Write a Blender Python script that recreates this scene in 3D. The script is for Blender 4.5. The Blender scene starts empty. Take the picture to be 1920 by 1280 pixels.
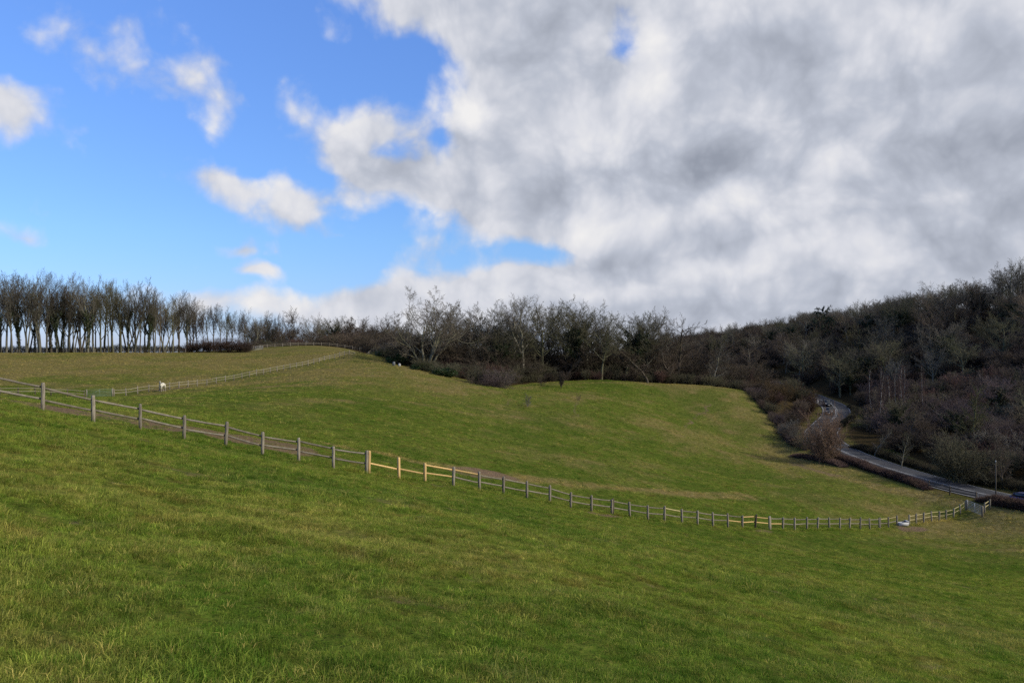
import bpy, math, random
import numpy as np
from mathutils import Vector, Matrix

# ------------------------------------------------------------------ camera, sky, sun, exposure
SC = bpy.context.scene
COL = SC.collection
F = 1478.0                      # focal length in pixels of the 1920 px wide photograph
cam_d = bpy.data.cameras.new('camera')
cam_d.sensor_width = 36.0
cam_d.lens = 36.0 * F / 1920.0
cam_d.clip_start = 0.1
cam_d.clip_end = 12000.0
cam = bpy.data.objects.new('camera', cam_d)
COL.objects.link(cam)
cam.location = (0, 0, 0)        # eye height is the origin; the ground at the feet is 1.6 m lower
cam.rotation_euler = (math.radians(90), 0, 0)
SC.camera = cam

SUN_EL = math.radians(31.0)
SUN_AZ = math.radians(111.0)    # clockwise from the viewing direction (+Y): to the right, a little behind
SUN_DIR = Vector((math.sin(SUN_AZ) * math.cos(SUN_EL), math.cos(SUN_AZ) * math.cos(SUN_EL), math.sin(SUN_EL)))

SC.view_settings.view_transform = 'Standard'
SC.view_settings.look = 'None'
SC.view_settings.exposure = 0.0
SC.view_settings.gamma = 1.0
SC.view_settings.use_curve_mapping = False
SC.render.engine = 'CYCLES'
SC.cycles.use_denoising = False
SC.cycles.use_adaptive_sampling = True
SC.cycles.adaptive_threshold = 0.012
SC.cycles.sample_clamp_indirect = 1.5
SC.cycles.sample_clamp_direct = 4.0
SC.cycles.max_bounces = 3
SC.cycles.diffuse_bounces = 1
SC.cycles.glossy_bounces = 2
SC.cycles.transparent_max_bounces = 4

sun_d = bpy.data.lights.new('sun', 'SUN')
sun_d.energy = 3.6
sun_d.angle = math.radians(1.5)
sun_d.color = (1.0, 0.93, 0.82)
sun = bpy.data.objects.new('sun', sun_d)
COL.objects.link(sun)
sun.location = (60, -30, 80)
sun.rotation_euler = SUN_DIR.to_track_quat('Z', 'Y').to_euler()


class NT:
    """small helper to write node trees"""
    def __init__(self, tree):
        self.t = tree

    def n(self, kind, **kw):
        nd = self.t.nodes.new(kind)
        for k, v in kw.items():
            setattr(nd, k, v)
        return nd

    def put(self, sock, v):
        if v is None:
            return
        if isinstance(v, bpy.types.NodeSocket):
            self.t.links.new(v, sock)
        elif isinstance(v, (tuple, list)) and len(v) == 3 and sock.type == 'RGBA':
            sock.default_value = (*v, 1.0)
        else:
            sock.default_value = v

    def m(self, op, a, b=None, c=None, clamp=False):
        nd = self.n('ShaderNodeMath', operation=op)
        nd.use_clamp = clamp
        for i, v in enumerate((a, b, c)):
            self.put(nd.inputs[i], v)
        return nd.outputs[0]

    def vm(self, op, a, b=None, scale=None):
        nd = self.n('ShaderNodeVectorMath', operation=op)
        self.put(nd.inputs[0], a)
        self.put(nd.inputs[1], b)
        if scale is not None:
            self.put(nd.inputs['Scale'], scale)
        return nd.outputs['Value'] if op in ('LENGTH', 'DOT_PRODUCT') else nd.outputs[0]

    def mix(self, f, a, b, mode='MIX'):
        nd = self.n('ShaderNodeMix', data_type='RGBA', blend_type=mode)
        self.put(nd.inputs['Factor'], f)
        self.put(nd.inputs[6], a)
        self.put(nd.inputs[7], b)
        return nd.outputs[2]

    def mr(self, v, a, b, c=0.0, d=1.0, smooth=True):
        nd = self.n('ShaderNodeMapRange')
        nd.interpolation_type = 'SMOOTHSTEP' if smooth else 'LINEAR'
        for i, x in enumerate((v, a, b, c, d)):
            self.put(nd.inputs[i], x)
        return nd.outputs[0]

    def noise(self, vec, scale, detail=4.0, rough=0.55, dist=0.0, dim='3D', lac=2.0, color=False):
        nd = self.n('ShaderNodeTexNoise', noise_dimensions=dim)
        self.put(nd.inputs['Vector'], vec)
        nd.inputs['Scale'].default_value = scale
        nd.inputs['Detail'].default_value = detail
        nd.inputs['Roughness'].default_value = rough
        nd.inputs['Lacunarity'].default_value = lac
        nd.inputs['Distortion'].default_value = dist
        return nd.outputs['Color'] if color else nd.outputs['Fac']

    def ramp(self, v, stops):
        nd = self.n('ShaderNodeValToRGB')
        cr = nd.color_ramp
        while len(cr.elements) < len(stops):
            cr.elements.new(0.5)
        for e, (p, c) in zip(cr.elements, stops):
            e.position = p
            e.color = (*c, 1.0)
        self.put(nd.inputs[0], v)
        return nd.outputs[0]


def sky_angles(px, py):
    """azimuth and elevation in degrees of a direction seen at a pixel of the photograph"""
    u, v = (px - 960) / F, (640 - py) / F
    return math.degrees(math.atan(u)), math.degrees(math.atan(v / math.hypot(1, u)))


def build_world():
    w = bpy.data.worlds.new('World')
    SC.world = w
    w.use_nodes = True
    w.cycles.sampling_method = 'MANUAL'
    w.cycles.sample_map_resolution = 512
    t = w.node_tree
    t.nodes.clear()
    N = NT(t)
    out = N.n('ShaderNodeOutputWorld')
    bg = N.n('ShaderNodeBackground')
    t.links.new(bg.outputs[0], out.inputs[0])
    bg.inputs['Strength'].default_value = 0.1
    sky = N.n('ShaderNodeTexSky', sky_type='NISHITA')
    sky.sun_disc = False
    sky.sun_elevation = SUN_EL
    sky.sun_rotation = SUN_AZ
    sky.altitude = 100.0
    sky.air_density = 1.0
    sky.dust_density = 0.1
    sky.ozone_density = 1.6
    d = N.n('ShaderNodeTexCoord').outputs['Generated']
    sep = N.n('ShaderNodeSeparateXYZ')
    N.put(sep.inputs[0], d)
    x, y, z = sep.outputs
    deg = 180 / math.pi
    az = N.m('MULTIPLY', N.m('ARCTAN2', x, y), deg)
    el = N.m('MULTIPLY', N.m('ARCSINE', z), deg)
    cb = N.n('ShaderNodeCombineXYZ')
    N.put(cb.inputs[0], az)
    N.put(cb.inputs[1], el)
    P0 = cb.outputs[0]
    # cloud-layer coordinates (a flat layer overhead) for the texture of the clouds
    zz = N.m('MAXIMUM', N.m('ADD', z, 0.13), 0.03)
    cl = N.n('ShaderNodeCombineXYZ')
    N.put(cl.inputs[0], N.m('DIVIDE', x, zz))
    N.put(cl.inputs[1], N.m('DIVIDE', y, zz))
    Q0 = cl.outputs[0]

    def frames(P):
        """the sky coordinates turned by a few shared angles, so that blobs can lie at a slant"""
        res = {}
        for rot in (-40, -20, 0, 12):
            if rot == 0:
                res[0] = P
                continue
            c, s_ = math.cos(math.radians(rot)), math.sin(math.radians(rot))
            cx = N.n('ShaderNodeCombineXYZ')
            N.put(cx.inputs[0], N.vm('DOT_PRODUCT', P, (c, s_, 0)))
            N.put(cx.inputs[1], N.vm('DOT_PRODUCT', P, (-s_, c, 0)))
            res[rot] = cx.outputs[0]
        return res

    def field(fr, blobs):
        acc = None
        for (px, py, rx, ry, rot, amp) in blobs:
            a, e = sky_angles(px, py)
            r = min(fr, key=lambda q: abs(q - rot))
            c, s_ = math.cos(math.radians(r)), math.sin(math.radians(r))
            a, e = c * a + s_ * e, -s_ * a + c * e
            sx, sy = F / deg / (rx * 1.45), F / deg / (ry * 1.45)
            ma = N.n('ShaderNodeVectorMath', operation='MULTIPLY_ADD')
            N.put(ma.inputs[0], fr[r])
            ma.inputs[1].default_value = (sx, sy, 0)
            ma.inputs[2].default_value = (-a * sx, -e * sy, 0)
            g = N.n('ShaderNodeTexGradient', gradient_type='SPHERICAL')
            t.links.new(ma.outputs[0], g.inputs[0])
            acc = N.m('MULTIPLY_ADD', g.outputs['Fac'], amp, acc if acc is not None else 0.0)
        return acc

    # where cloud stands: (px, py, half width, half height, rotation, amount)
    cover = [
        (1600, 130, 700, 420, 0, 1.9), (1600, 430, 640, 260, 12, 1.8), (1050, 280, 175, 140, -20, 1.35),
        (900, 12, 360, 62, 0, 0.95), (1250, 250, 330, 280, 0, 0.9), (1130, 550, 230, 60, 0, 1.2),
        (1450, 570, 340, 90, 0, 1.2), (1800, 540, 300, 140, 10, 1.0),
        (680, 285, 120, 82, -20, 1.1), (780, 335, 95, 48, 0, 0.75), (880, 390, 80, 50, -20, 0.6),
        (230, 50, 185, 120, -20, 0.46), (310, 160, 130, 70, -20, 0.34), (400, 185, 75, 60, -40, 0.36),
        (515, 165, 55, 40, -20, 0.36), (560, 225, 55, 40, -20, 0.30), (20, 220, 95, 62, -20, 1.0), (30, 60, 60, 50, -40, 0.24),
        (545, 398, 110, 52, -6, 1.2), (395, 345, 70, 38, -6, 0.85), (100, 385, 62, 20, -20, 0.44), (25, 430, 70, 18, 0, 0.44),
        (437, 467, 34, 22, 0, 1.0), (462, 511, 48, 18, 0, 1.0), (650, 450, 40, 14, 0, 0.55), (498, 472, 18, 13, 0, 0.55),
        (640, 582, 340, 36, 0, 1.2), (760, 566, 140, 38, 0, 0.9), (980, 430, 30, 22, 0, 0.55), (960, 535, 70, 30, 0, 0.8),
        (0, 490, 70, 7, 0, 0.36), (190, 514, 90, 6, 0, 0.34), (890, 562, 70, 26, 0, 0.7),
        # gaps
        (610, 345, 45, 30, 0, -0.55), (480, 250, 60, 40, 0, -0.3), (850, 430, 60, 30, 0, -0.3),
        (826, 265, 24, 60, 0, -0.5), (728, 284, 50, 28, 0, -0.8), (1165, 85, 80, 110, -20, -1.3), (1035, 470, 150, 58, 0, -1.35), (1215, 420, 80, 34, 0, -1.1),
        (1545, 190, 60, 60, 0, -1.2), (690, 125, 180, 66, 0, -0.42), (1640, 240, 90, 50, 12, -0.5), (60, 120, 90, 40, 0, -0.2),
    ]
    # thin bright tops and thick grey undersides
    shade = [
        (1640, 130, 460, 170, 0, 0.22), (1050, 110, 160, 70, 0, 0.16),
        (640, 575, 330, 40, 0, -0.35), (1000, 520, 120, 40, 0, -0.25), (660, 250, 90, 40, -20, -0.30), (520, 380, 80, 34, -20, -0.25), (10, 200, 80, 50, -20, -0.2),
        (885, 205, 62, 38, -20, -0.59), (1060, 230, 140, 70, -20, -0.49), (1215, 145, 46, 64, 0, -0.52), (1420, 235, 60, 50, 0, -0.39),
        (1150, 425, 80, 32, 0, -0.45), (1565, 330, 120, 60, 12, -0.49), (1400, 385, 90, 44, 0, -0.59), (1720, 370, 220, 30, 12, -0.52),
        (1530, 465, 200, 24, 12, -0.59), (1640, 485, 70, 30, 0, -0.65), (1330, 515, 140, 24, 12, -0.55), (1690, 40, 170, 90, 0, -0.33),
        (1740, 270, 260, 90, 12, 0.30), (1340, 465, 150, 46, 0, 0.30), (1100, 355, 240, 50, 0, 0.24), (1500, 400, 120, 40, 12, 0.12), (1720, 560, 320, 60, 0, 0.24),
        (1380, 590, 360, 40, 0, 0.19), (1350, 310, 150, 80, 12, 0.22), (720, 350, 120, 26, 0, 0.19), (560, 438, 90, 18, -20, 0.16), (1660, 430, 260, 36, 12, 0.22), (1860, 440, 120, 46, 12, 0.22), (1480, 110, 200, 60, 0, 0.12),
    ]
    # warp so that the edges curl
    w1 = N.noise(P0, 0.13, 3, 0.5, color=True, dim='2D')
    P = N.vm('ADD', P0, N.vm('SCALE', N.vm('SUBTRACT', w1, (0.5, 0.5, 0.5)), scale=3.2))
    FR = frames(P)
    # the same broken cloud goes on all round: much cloud to the right, little to the left
    side = N.mr(N.m('ABSOLUTE', N.m('SUBTRACT', az, 95)), 60, 125, 0.85, 0.0)
    beyond = N.mr(N.m('ABSOLUTE', az), 34, 46, 0.0, 1.0)
    above = N.mr(el, 25, 34, 0.0, 1.0)
    rest = N.m('MULTIPLY', N.m('MAXIMUM', beyond, above), N.m('ADD', side, 0.25))
    cov = N.m('ADD', field(FR, cover), rest)
    f1 = N.noise(Q0, 1.3, 3, 0.45, dim='2D')
    f2 = N.noise(P0, 0.22, 6, 0.55, dim='2D')
    big = N.noise(P, 0.105, 2, 0.5, dim='2D')
    big2 = N.noise(N.vm('ADD', P, (-1.6, 2.2, 0.0)), 0.105, 2, 0.5, dim='2D')
    vo = N.n('ShaderNodeTexVoronoi', voronoi_dimensions='2D', feature='SMOOTH_F1')
    N.put(vo.inputs['Vector'], P)
    vo.inputs['Scale'].default_value = 0.30
    vo.inputs['Detail'].default_value = 2.6
    vo.inputs['Roughness'].default_value = 0.5
    vo.inputs['Lacunarity'].default_value = 2.3
    vo.inputs['Smoothness'].default_value = 0.55
    puff = N.m('SUBTRACT', 0.55, vo.outputs['Distance'])
    fb = N.m('MULTIPLY', N.m('SUBTRACT', f1, 0.5), 0.25)
    fb = N.m('MULTIPLY_ADD', N.m('SUBTRACT', f2, 0.5), 1.15, fb)
    fb = N.m('MULTIPLY_ADD', puff, 0.42, fb)
    dens = N.m('ADD', cov, fb)
    alpha = N.mr(dens, 0.14, 0.90, 0.0, 1.0)
    sh = N.m('MULTIPLY_ADD', N.m('SUBTRACT', N.m('MINIMUM', dens, 2.2), 0.9), 0.10, field(FR, shade))
    sh = N.m('MULTIPLY_ADD', N.m('SUBTRACT', big2, big), 1.1, sh)
    sh = N.m('MULTIPLY_ADD', puff, -0.60, sh)
    sh = N.m('MULTIPLY_ADD', N.m('SUBTRACT', f2, 0.5), -0.42, sh)
    sh = N.m('MULTIPLY_ADD', N.m('SUBTRACT', f1, 0.5), 0.25, sh)
    f4 = N.noise(P0, 0.5, 3, 0.5, dim='2D')
    sh = N.m('MULTIPLY_ADD', N.m('SUBTRACT', f4, 0.5), -0.22, sh)
    sh = N.m('MULTIPLY_ADD', sh, 0.62, 0.37)
    ccol = N.ramp(sh, [(0.0, (0.88, 0.87, 0.87)), (0.32, (0.70, 0.715, 0.775)), (0.60, (0.50, 0.535, 0.62)), (1.0, (0.30, 0.33, 0.40))])
    ccol = N.vm('SCALE', ccol, scale=10.0)
    tint = N.ramp(N.mr(el, 0, 24, smooth=False), [(0.0, (0.42, 0.56, 1.10)), (0.3, (0.57, 0.80, 1.2)), (1.0, (0.84, 1.13, 1.72))])
    skc = N.mix(1.0, sky.outputs[0], N.vm('SCALE', tint, scale=1.3), 'MULTIPLY')
    final = N.mix(alpha, skc, ccol)
    t.links.new(final, bg.inputs['Color'])


build_world()

# ------------------------------------------------------------------ terrain
def at(px, d, z=None):
    """a point on the ground d metres ahead, in the direction of pixel column px"""
    X = (px - 960) / F * d
    return X, d


FIELD_FENCE = [(-70, 741, 113), (0, 740, 115), (60, 740.5, 118), (110, 742, 121), (158, 744, 123), (214, 743, 126), (300, 733, 134), (370, 724, 142), (440, 713, 150), (500, 701, 159), (560, 689, 169), (620, 675, 181), (660, 666, 190), (700, 659, 199)]
CTRL = []
def cp(px, py, d):
    CTRL.append(((px - 960) / F * d, d, -(py - 640) / F * d))
def cw(X, Y, Z):
    CTRL.append((X, Y, Z))

MAIN_POSTS = [(-14, 756, 33), (80, 773, 34), (175, 790, 36), (263, 805, 37.5), (345, 822, 38.5), (423, 838, 39.7), (492, 852, 40.8), (560, 864, 41.9), (625, 876, 42.7),
    (687, 889, 43.7), (748, 900, 45.3), (797, 907, 47), (850, 913, 49), (899, 920, 51), (944, 927, 53.3), (988, 935, 55.3), (1031, 944, 57.3), (1070, 951, 59), (1109, 959, 60.5),
    (1147, 965, 62), (1181, 970, 63), (1215, 975, 64.2), (1246, 978, 65.4), (1279, 981, 66.6), (1308, 984, 67.8), (1337, 986, 69), (1365, 988, 70.3), (1392, 990, 71.6), (1416, 991, 72.9),
    (1443, 992, 74.3), (1468, 993, 75.7), (1490, 993, 77.1), (1513, 993, 78.5), (1533, 993, 80), (1555, 993, 81.4), (1575, 993, 82.8), (1593, 993, 84.2), (1613, 992, 85.5), (1631, 991, 86.9), (1649, 990, 88.2),
    (1666, 989, 89.5), (1682, 987, 90.8), (1705, 984, 92.0), (1718, 982, 93), (1732, 980, 93.8), (1747, 978, 94.6), (1761, 976, 95.4), (1774, 974, 96.2), (1788, 972, 97), (1801, 970, 97.6), (1811, 969, 98)]
for i, p in enumerate(MAIN_POSTS):
    if i % 2 == 0:
        cp(*p)
for p in FIELD_FENCE:
    cp(*p)
# the near slope
for X, Y in ((0, 0), (-9, 4), (-9, 16), (0, 12), (6, 8), (8, 24), (-6, 28), (18, 40), (4, 40), (14, 14), (-16, 22), (20, -10), (-20, -15), (0, -25)):
    cw(X, Y, -1.6 - 0.213 * X - 0.167 * Y)
cw(26, 44, -14.0); cw(45, 70, -20.0); cw(60, 90, -20.7); cw(40, 20, -13.6); cw(60, 40, -19.5); cw(70, 60, -20.8); cw(48, -10, -11)
# bowl
for c in ((960, 895, 66), (960, 850, 88), (960, 800, 115), (960, 760, 140), (960, 729, 160),
          (1300, 940, 80), (1300, 880, 108), (1300, 820, 140), (1300, 770, 168), (1300, 722, 195),
          (1600, 950, 95), (1600, 905, 112), (1450, 790, 165), (1400, 735, 190), (1470, 812, 156), (1500, 853, 141), (1150, 715, 182), (1150, 770, 145), (1150, 840, 108),
          (600, 850, 48), (600, 800, 70), (600, 750, 100), (600, 718, 132), (600, 668, 212), (520, 690, 180), (600, 656, 240), (600, 648, 262),
          (300, 790, 46), (300, 762, 75), (300, 745, 112), (300, 700, 168), (300, 680, 196), (300, 661, 230),
          (0, 745, 46), (0, 700, 160), (0, 662, 214), (150, 661, 222), (450, 659, 240),
          (760, 690, 168), (860, 716, 158), (950, 729, 155), (700, 672, 185), (800, 760, 118), (760, 820, 75), (-200, 662, 215), (-200, 745, 45),
          # road
          (1535, 752, 215), (1560, 763, 200), (1570, 779, 188), (1548, 793, 175), (1521, 807, 163), (1515, 821, 152), (1545, 838, 143), (1600, 858, 134), (1700, 888, 119), (1800, 915, 108), (1920, 942, 99), (2050, 965, 92)):
    cp(*c)
# woods behind the spur, far fields
for c in ((-40, 195, -7.5), (-20, 200, -9.5), (0, 205, -11), (25, 215, -12), (50, 225, -13), (70, 250, -14.5), (20, 260, -12), (-30, 260, -7), (-60, 300, -5), (0, 330, -12), (55, 300, -14),
          (-150, 260, -8), (-190, 235, -8), (-250, 300, -18), (-120, 340, -10), (-60, 420, -14), (-300, 160, -8), (-250, 40, -3)):
    cw(*c)
# the hill on the right
for c in ((76, 100, -19.2), (74, 122, -18.8), (86, 150, -16.5), (97, 185, -15), (100, 215, -13.5), (88, 255, -13.5), (110, 120, -10), (125, 150, -5.5), (135, 185, -2), (130, 215, 0.5), (120, 240, -2),
          (149, 230, 5.5), (135, 272, 4.5), (115, 312, 2.5), (95, 350, 0), (60, 400, -5), (175, 180, 8), (200, 120, 9), (215, 60, 9), (110, 60, -15), (140, 60, -6), (130, 0, -10), (200, 0, 6), (220, 260, 9), (200, 340, 7), (150, 420, 2), (300, 150, 12)):
    cw(*c)
for a in range(0, 360, 30):
    for R, zz in ((700, -14), (1600, -55), (5000, -190)):
        X, Y = R * math.sin(math.radians(a)), R * math.cos(math.radians(a))
        cw(X, Y, zz + (22 if X > 200 and R < 1000 else 0))

C = np.array(CTRL)
CX, CZ = C[:, :2], C[:, 2]
def _k(r2):
    return 0.5 * r2 * np.log(r2 + 1e-9)
_S = 100.0
def _solve():
    n = len(C)
    A = CX / _S
    r2 = ((A[:, None] - A[None]) ** 2).sum(2)
    K = _k(r2) + np.eye(n) * 2e-4
    Pm = np.c_[np.ones(n), A]
    M = np.block([[K, Pm], [Pm.T, np.zeros((3, 3))]])
    return np.linalg.solve(M, np.r_[CZ, 0, 0, 0])
_W = _solve()
def terrain(X, Y):
    X = np.atleast_1d(np.asarray(X, float)) / _S
    Y = np.atleast_1d(np.asarray(Y, float)) / _S
    out = np.zeros(X.shape)
    for s in range(0, X.size, 40000):
        xs, ys = X[s:s + 40000], Y[s:s + 40000]
        r2 = (xs[:, None] - CX[None, :, 0] / _S) ** 2 + (ys[:, None] - CX[None, :, 1] / _S) ** 2
        out[s:s + 40000] = _k(r2) @ _W[:-3] + _W[-3] + _W[-2] * xs + _W[-1] * ys
    return out


def vnoise(X, Y, seed=0):
    xi, yi = np.floor(X).astype(np.int64), np.floor(Y).astype(np.int64)
    fx, fy = X - xi, Y - yi
    fx, fy = fx * fx * (3 - 2 * fx), fy * fy * (3 - 2 * fy)
    def h(a, b):
        v = (a * 374761393 + b * 668265263 + seed * 974634777) & 0xffffffff
        v = ((v ^ (v >> 13)) * 1274126177) & 0xffffffff
        return ((v ^ (v >> 16)) & 0xffff) / 65535.0
    return (h(xi, yi) * (1 - fx) + h(xi + 1, yi) * fx) * (1 - fy) + (h(xi, yi + 1) * (1 - fx) + h(xi + 1, yi + 1) * fx) * fy
def fbm(X, Y, scale, seed=0, octs=4):
    X, Y = np.asarray(X, float) / scale, np.asarray(Y, float) / scale
    a, s, t = 1.0, 0.0, 0.0
    for o in range(octs):
        s = s + a * vnoise(X + 17.3 * o, Y - 9.1 * o, seed + o)
        t += a
        a *= 0.5
        X, Y = X * 2.03, Y * 2.03
    return s / t


# the road: (px column, distance) -> plan points, height from the terrain
ROAD_C = [(1440, 262), (1490, 238), (1536, 218), (1563, 203), (1568, 189), (1553, 174), (1540, 161), (1549, 149), (1580, 139), (1630, 129.5), (1700, 119), (1800, 108), (1920, 99), (2060, 91.5), (2300, 82)]
def catmull(pts, step):
    pts = [np.array(p, float) for p in pts]
    pts = [2 * pts[0] - pts[1]] + pts + [2 * pts[-1] - pts[-2]]
    res = []
    for i in range(1, len(pts) - 2):
        p0, p1, p2, p3 = pts[i - 1:i + 3]
        n = max(2, int(np.linalg.norm(p2 - p1) / step))
        for k in range(n):
            u = k / n
            res.append(0.5 * (2 * p1 + (p2 - p0) * u + (2 * p0 - 5 * p1 + 4 * p2 - p3) * u * u + (3 * p1 - p0 - 3 * p2 + p3) * u ** 3))
    res.append(pts[-2])
    return np.array(res)
ROAD = catmull([at(*p) for p in ROAD_C], 1.5)
_rz = terrain(ROAD[:, 0], ROAD[:, 1])
for _ in range(60):
    _rz[1:-1] = 0.25 * _rz[:-2] + 0.5 * _rz[1:-1] + 0.25 * _rz[2:]
ROADZ = _rz
RW = 3.3                        # half width

def road_dist(X, Y):
    X, Y = np.asarray(X, float), np.asarray(Y, float)
    best = np.full(X.shape, 1e9)
    bz = np.zeros(X.shape)
    near = (X > 30) & (X < 140) & (Y > 60) & (Y < 290)
    xs, ys = X[near], Y[near]
    if xs.size:
        b, z = np.full(xs.shape, 1e9), np.zeros(xs.shape)
        for i in range(len(ROAD)):
            dd = (xs - ROAD[i, 0]) ** 2 + (ys - ROAD[i, 1]) ** 2
            m = dd < b
            b[m] = dd[m]
            z[m] = ROADZ[i]
        best[near] = np.sqrt(b)
        bz[near] = z
    return best, bz

def relief(X, Y):
    r = np.hypot(X, Y)
    amp = np.clip(r / 10, 0.5, 1)
    return amp * (0.34 * (fbm(X, Y, 9, 5) - 0.5) + 0.20 * (fbm(X, Y, 2.2, 9, 3) - 0.5) + 0.15 * (fbm(X, Y, 0.95, 19, 2) - 0.5)) * np.clip(1.6 - r / 300, 0.3, 1)

def height(X, Y, fine=True):
    X = np.atleast_1d(np.asarray(X, float))
    Y = np.atleast_1d(np.asarray(Y, float))
    h = terrain(X, Y) + (relief(X, Y) if fine else 0)
    dd, rz = road_dist(X, Y)
    k = np.clip((dd - 4.2) / 7.0, 0, 1)
    k = k * k * (3 - 2 * k)
    return np.where(dd < 12, h * k + (rz - 0.05) * (1 - k), h)
def hz(X, Y):
    return float(height(X, Y)[0])

_D = np.concatenate([np.linspace(3, 60, 160), np.linspace(60.5, 420, 420)])
def ground(px, py, dmin=3):
    """where the line of sight through a pixel meets the ground"""
    D = _D[_D >= dmin]
    z = terrain((px - 960) / F * D, D)
    diff = -(py - 640) / F * D - z
    i = np.argmax(diff <= 0)
    if diff[i] > 0:
        i = len(D) - 1
    d = D[i]
    if i > 0:
        u = diff[i - 1] / (diff[i - 1] - diff[i] + 1e-9)
        d = D[i - 1] + (D[i] - D[i - 1]) * u
    return (px - 960) / F * d, d

# ------------------------------------------------------------------ helpers
def tag(o, label=None, cat=None, group=None, kind=None):
    if label: o['label'] = label
    if cat: o['category'] = cat
    if group: o['group'] = group
    if kind: o['kind'] = kind
    return o

def mesh_np(name, V, faces, mat=None, smooth=False):
    """faces: list of (n,k) index arrays"""
    me = bpy.data.meshes.new(name)
    V = np.asarray(V, np.float32).reshape(-1, 3)
    faces = [np.asarray(f, np.int32) for f in faces if len(f)]
    loops = np.concatenate([f.ravel() for f in faces])
    tot = np.concatenate([np.full(len(f), f.shape[1], np.int32) for f in faces])
    start = np.concatenate([[0], np.cumsum(tot)[:-1]]).astype(np.int32)
    me.vertices.add(len(V)); me.vertices.foreach_set('co', V.ravel())
    me.loops.add(len(loops)); me.loops.foreach_set('vertex_index', loops)
    me.polygons.add(len(tot)); me.polygons.foreach_set('loop_start', start); me.polygons.foreach_set('loop_total', tot)
    if smooth:
        me.polygons.foreach_set('use_smooth', np.ones(len(tot), bool))
    me.update(calc_edges=True)
    if mat is not None:
        me.materials.append(mat)
    return me

def link(name, me, parent=None, loc=None, rot=None, scale=None, color=None):
    o = bpy.data.objects.new(name, me)
    COL.objects.link(o)
    if parent is not None: o.parent = parent
    if loc is not None: o.location = loc
    if rot is not None: o.rotation_euler = rot
    if scale is not None: o.scale = (scale,) * 3 if isinstance(scale, (int, float)) else scale
    if color is not None: o.color = (*color, 1)
    return o

def empty(name, loc=(0, 0, 0), rz=0.0):
    o = bpy.data.objects.new(name, None)
    o.empty_display_size = 0.3
    COL.objects.link(o)
    o.location = loc
    o.rotation_euler = (0, 0, rz)
    return o

class MB:
    """collects boxes, lofts and tubes into one mesh"""
    def __init__(self):
        self.v, self.q, self.t, self.n = [], [], [], 0
    def add(self, V, Q=(), T=()):
        V = np.asarray(V, float)
        self.v.append(V)
        if len(Q): self.q.append(np.asarray(Q) + self.n)
        if len(T): self.t.append(np.asarray(T) + self.n)
        self.n += len(V)
    def box(self, c, s, rot=None, taper=1.0, bev=0.0):
        x, y, z = s[0] / 2, s[1] / 2, s[2] / 2
        V = np.array([(-x, -y, -z), (x, -y, -z), (x, y, -z), (-x, y, -z), (-x * taper, -y * taper, z), (x * taper, -y * taper, z), (x * taper, y * taper, z), (-x * taper, y * taper, z)])
        Q = [(0, 3, 2, 1), (4, 5, 6, 7), (0, 1, 5, 4), (1, 2, 6, 5), (2, 3, 7, 6), (3, 0, 4, 7)]
        if bev:
            V = np.r_[V[:4], V[4:] * (1, 1, 0) + (0, 0, z - bev), V[4:] * (1 - bev / x, 1 - bev / y, 0) + (0, 0, z)]
            Q = [(0, 3, 2, 1), (8, 9, 10, 11)] + [(a, (a + 1) % 4, 4 + (a + 1) % 4, 4 + a) for a in range(4)] + [(4 + a, 4 + (a + 1) % 4, 8 + (a + 1) % 4, 8 + a) for a in range(4)]
        if rot is not None:
            V = V @ np.array(rot).T
        self.add(V + np.asarray(c, float), Q)
    def loft(self, rings, cap=True):
        rings = [np.asarray(r, float) for r in rings]
        k = len(rings[0])
        V = np.concatenate(rings)
        Q = []
        for i in range(len(rings) - 1):
            for j in range(k):
                Q.append((i * k + j, i * k + (j + 1) % k, (i + 1) * k + (j + 1) % k, (i + 1) * k + j))
        T = []
        if cap:
            V = np.r_[V, [rings[0].mean(0)], [rings[-1].mean(0)]]
            for j in range(k):
                T.append((len(V) - 2, (j + 1) % k, j))
                T.append((len(V) - 1, (len(rings) - 1) * k + j, (len(rings) - 1) * k + (j + 1) % k))
        self.add(V, Q, T)
    def tube(self, pts, r, sides=6):
        pts = np.asarray(pts, float)
        rr = np.broadcast_to(np.asarray(r, float), (len(pts),))
        rings = []
        for i, p in enumerate(pts):
            d = pts[min(i + 1, len(pts) - 1)] - pts[max(i - 1, 0)]
            d = d / (np.linalg.norm(d) + 1e-9)
            u = np.cross(d, (0.31, 0.52, 0.79) if abs(d[2]) < 0.8 else (1, 0.2, 0)); u /= np.linalg.norm(u)
            v = np.cross(d, u)
            a = np.arange(sides) / sides * 2 * np.pi
            rings.append(p + rr[i] * (np.cos(a)[:, None] * u + np.sin(a)[:, None] * v))
        self.loft(rings)
    def mesh(self, name, mat=None, smooth=False):
        f = []
        if self.q: f.append(np.concatenate(self.q))
        if self.t: f.append(np.concatenate(self.t))
        return mesh_np(name, np.concatenate(self.v), f, mat, smooth)
    def build(self, name, mat=None, parent=None, smooth=False, **kw):
        return link(name, self.mesh(name, mat, smooth), parent, **kw)

def material(name, rough=0.8, spec=0.3):
    m = bpy.data.materials.new(name)
    m.use_nodes = True
    b = m.node_tree.nodes['Principled BSDF']
    b.inputs['Roughness'].default_value = rough
    b.inputs['Specular IOR Level'].default_value = spec
    return m, NT(m.node_tree), b

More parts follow.
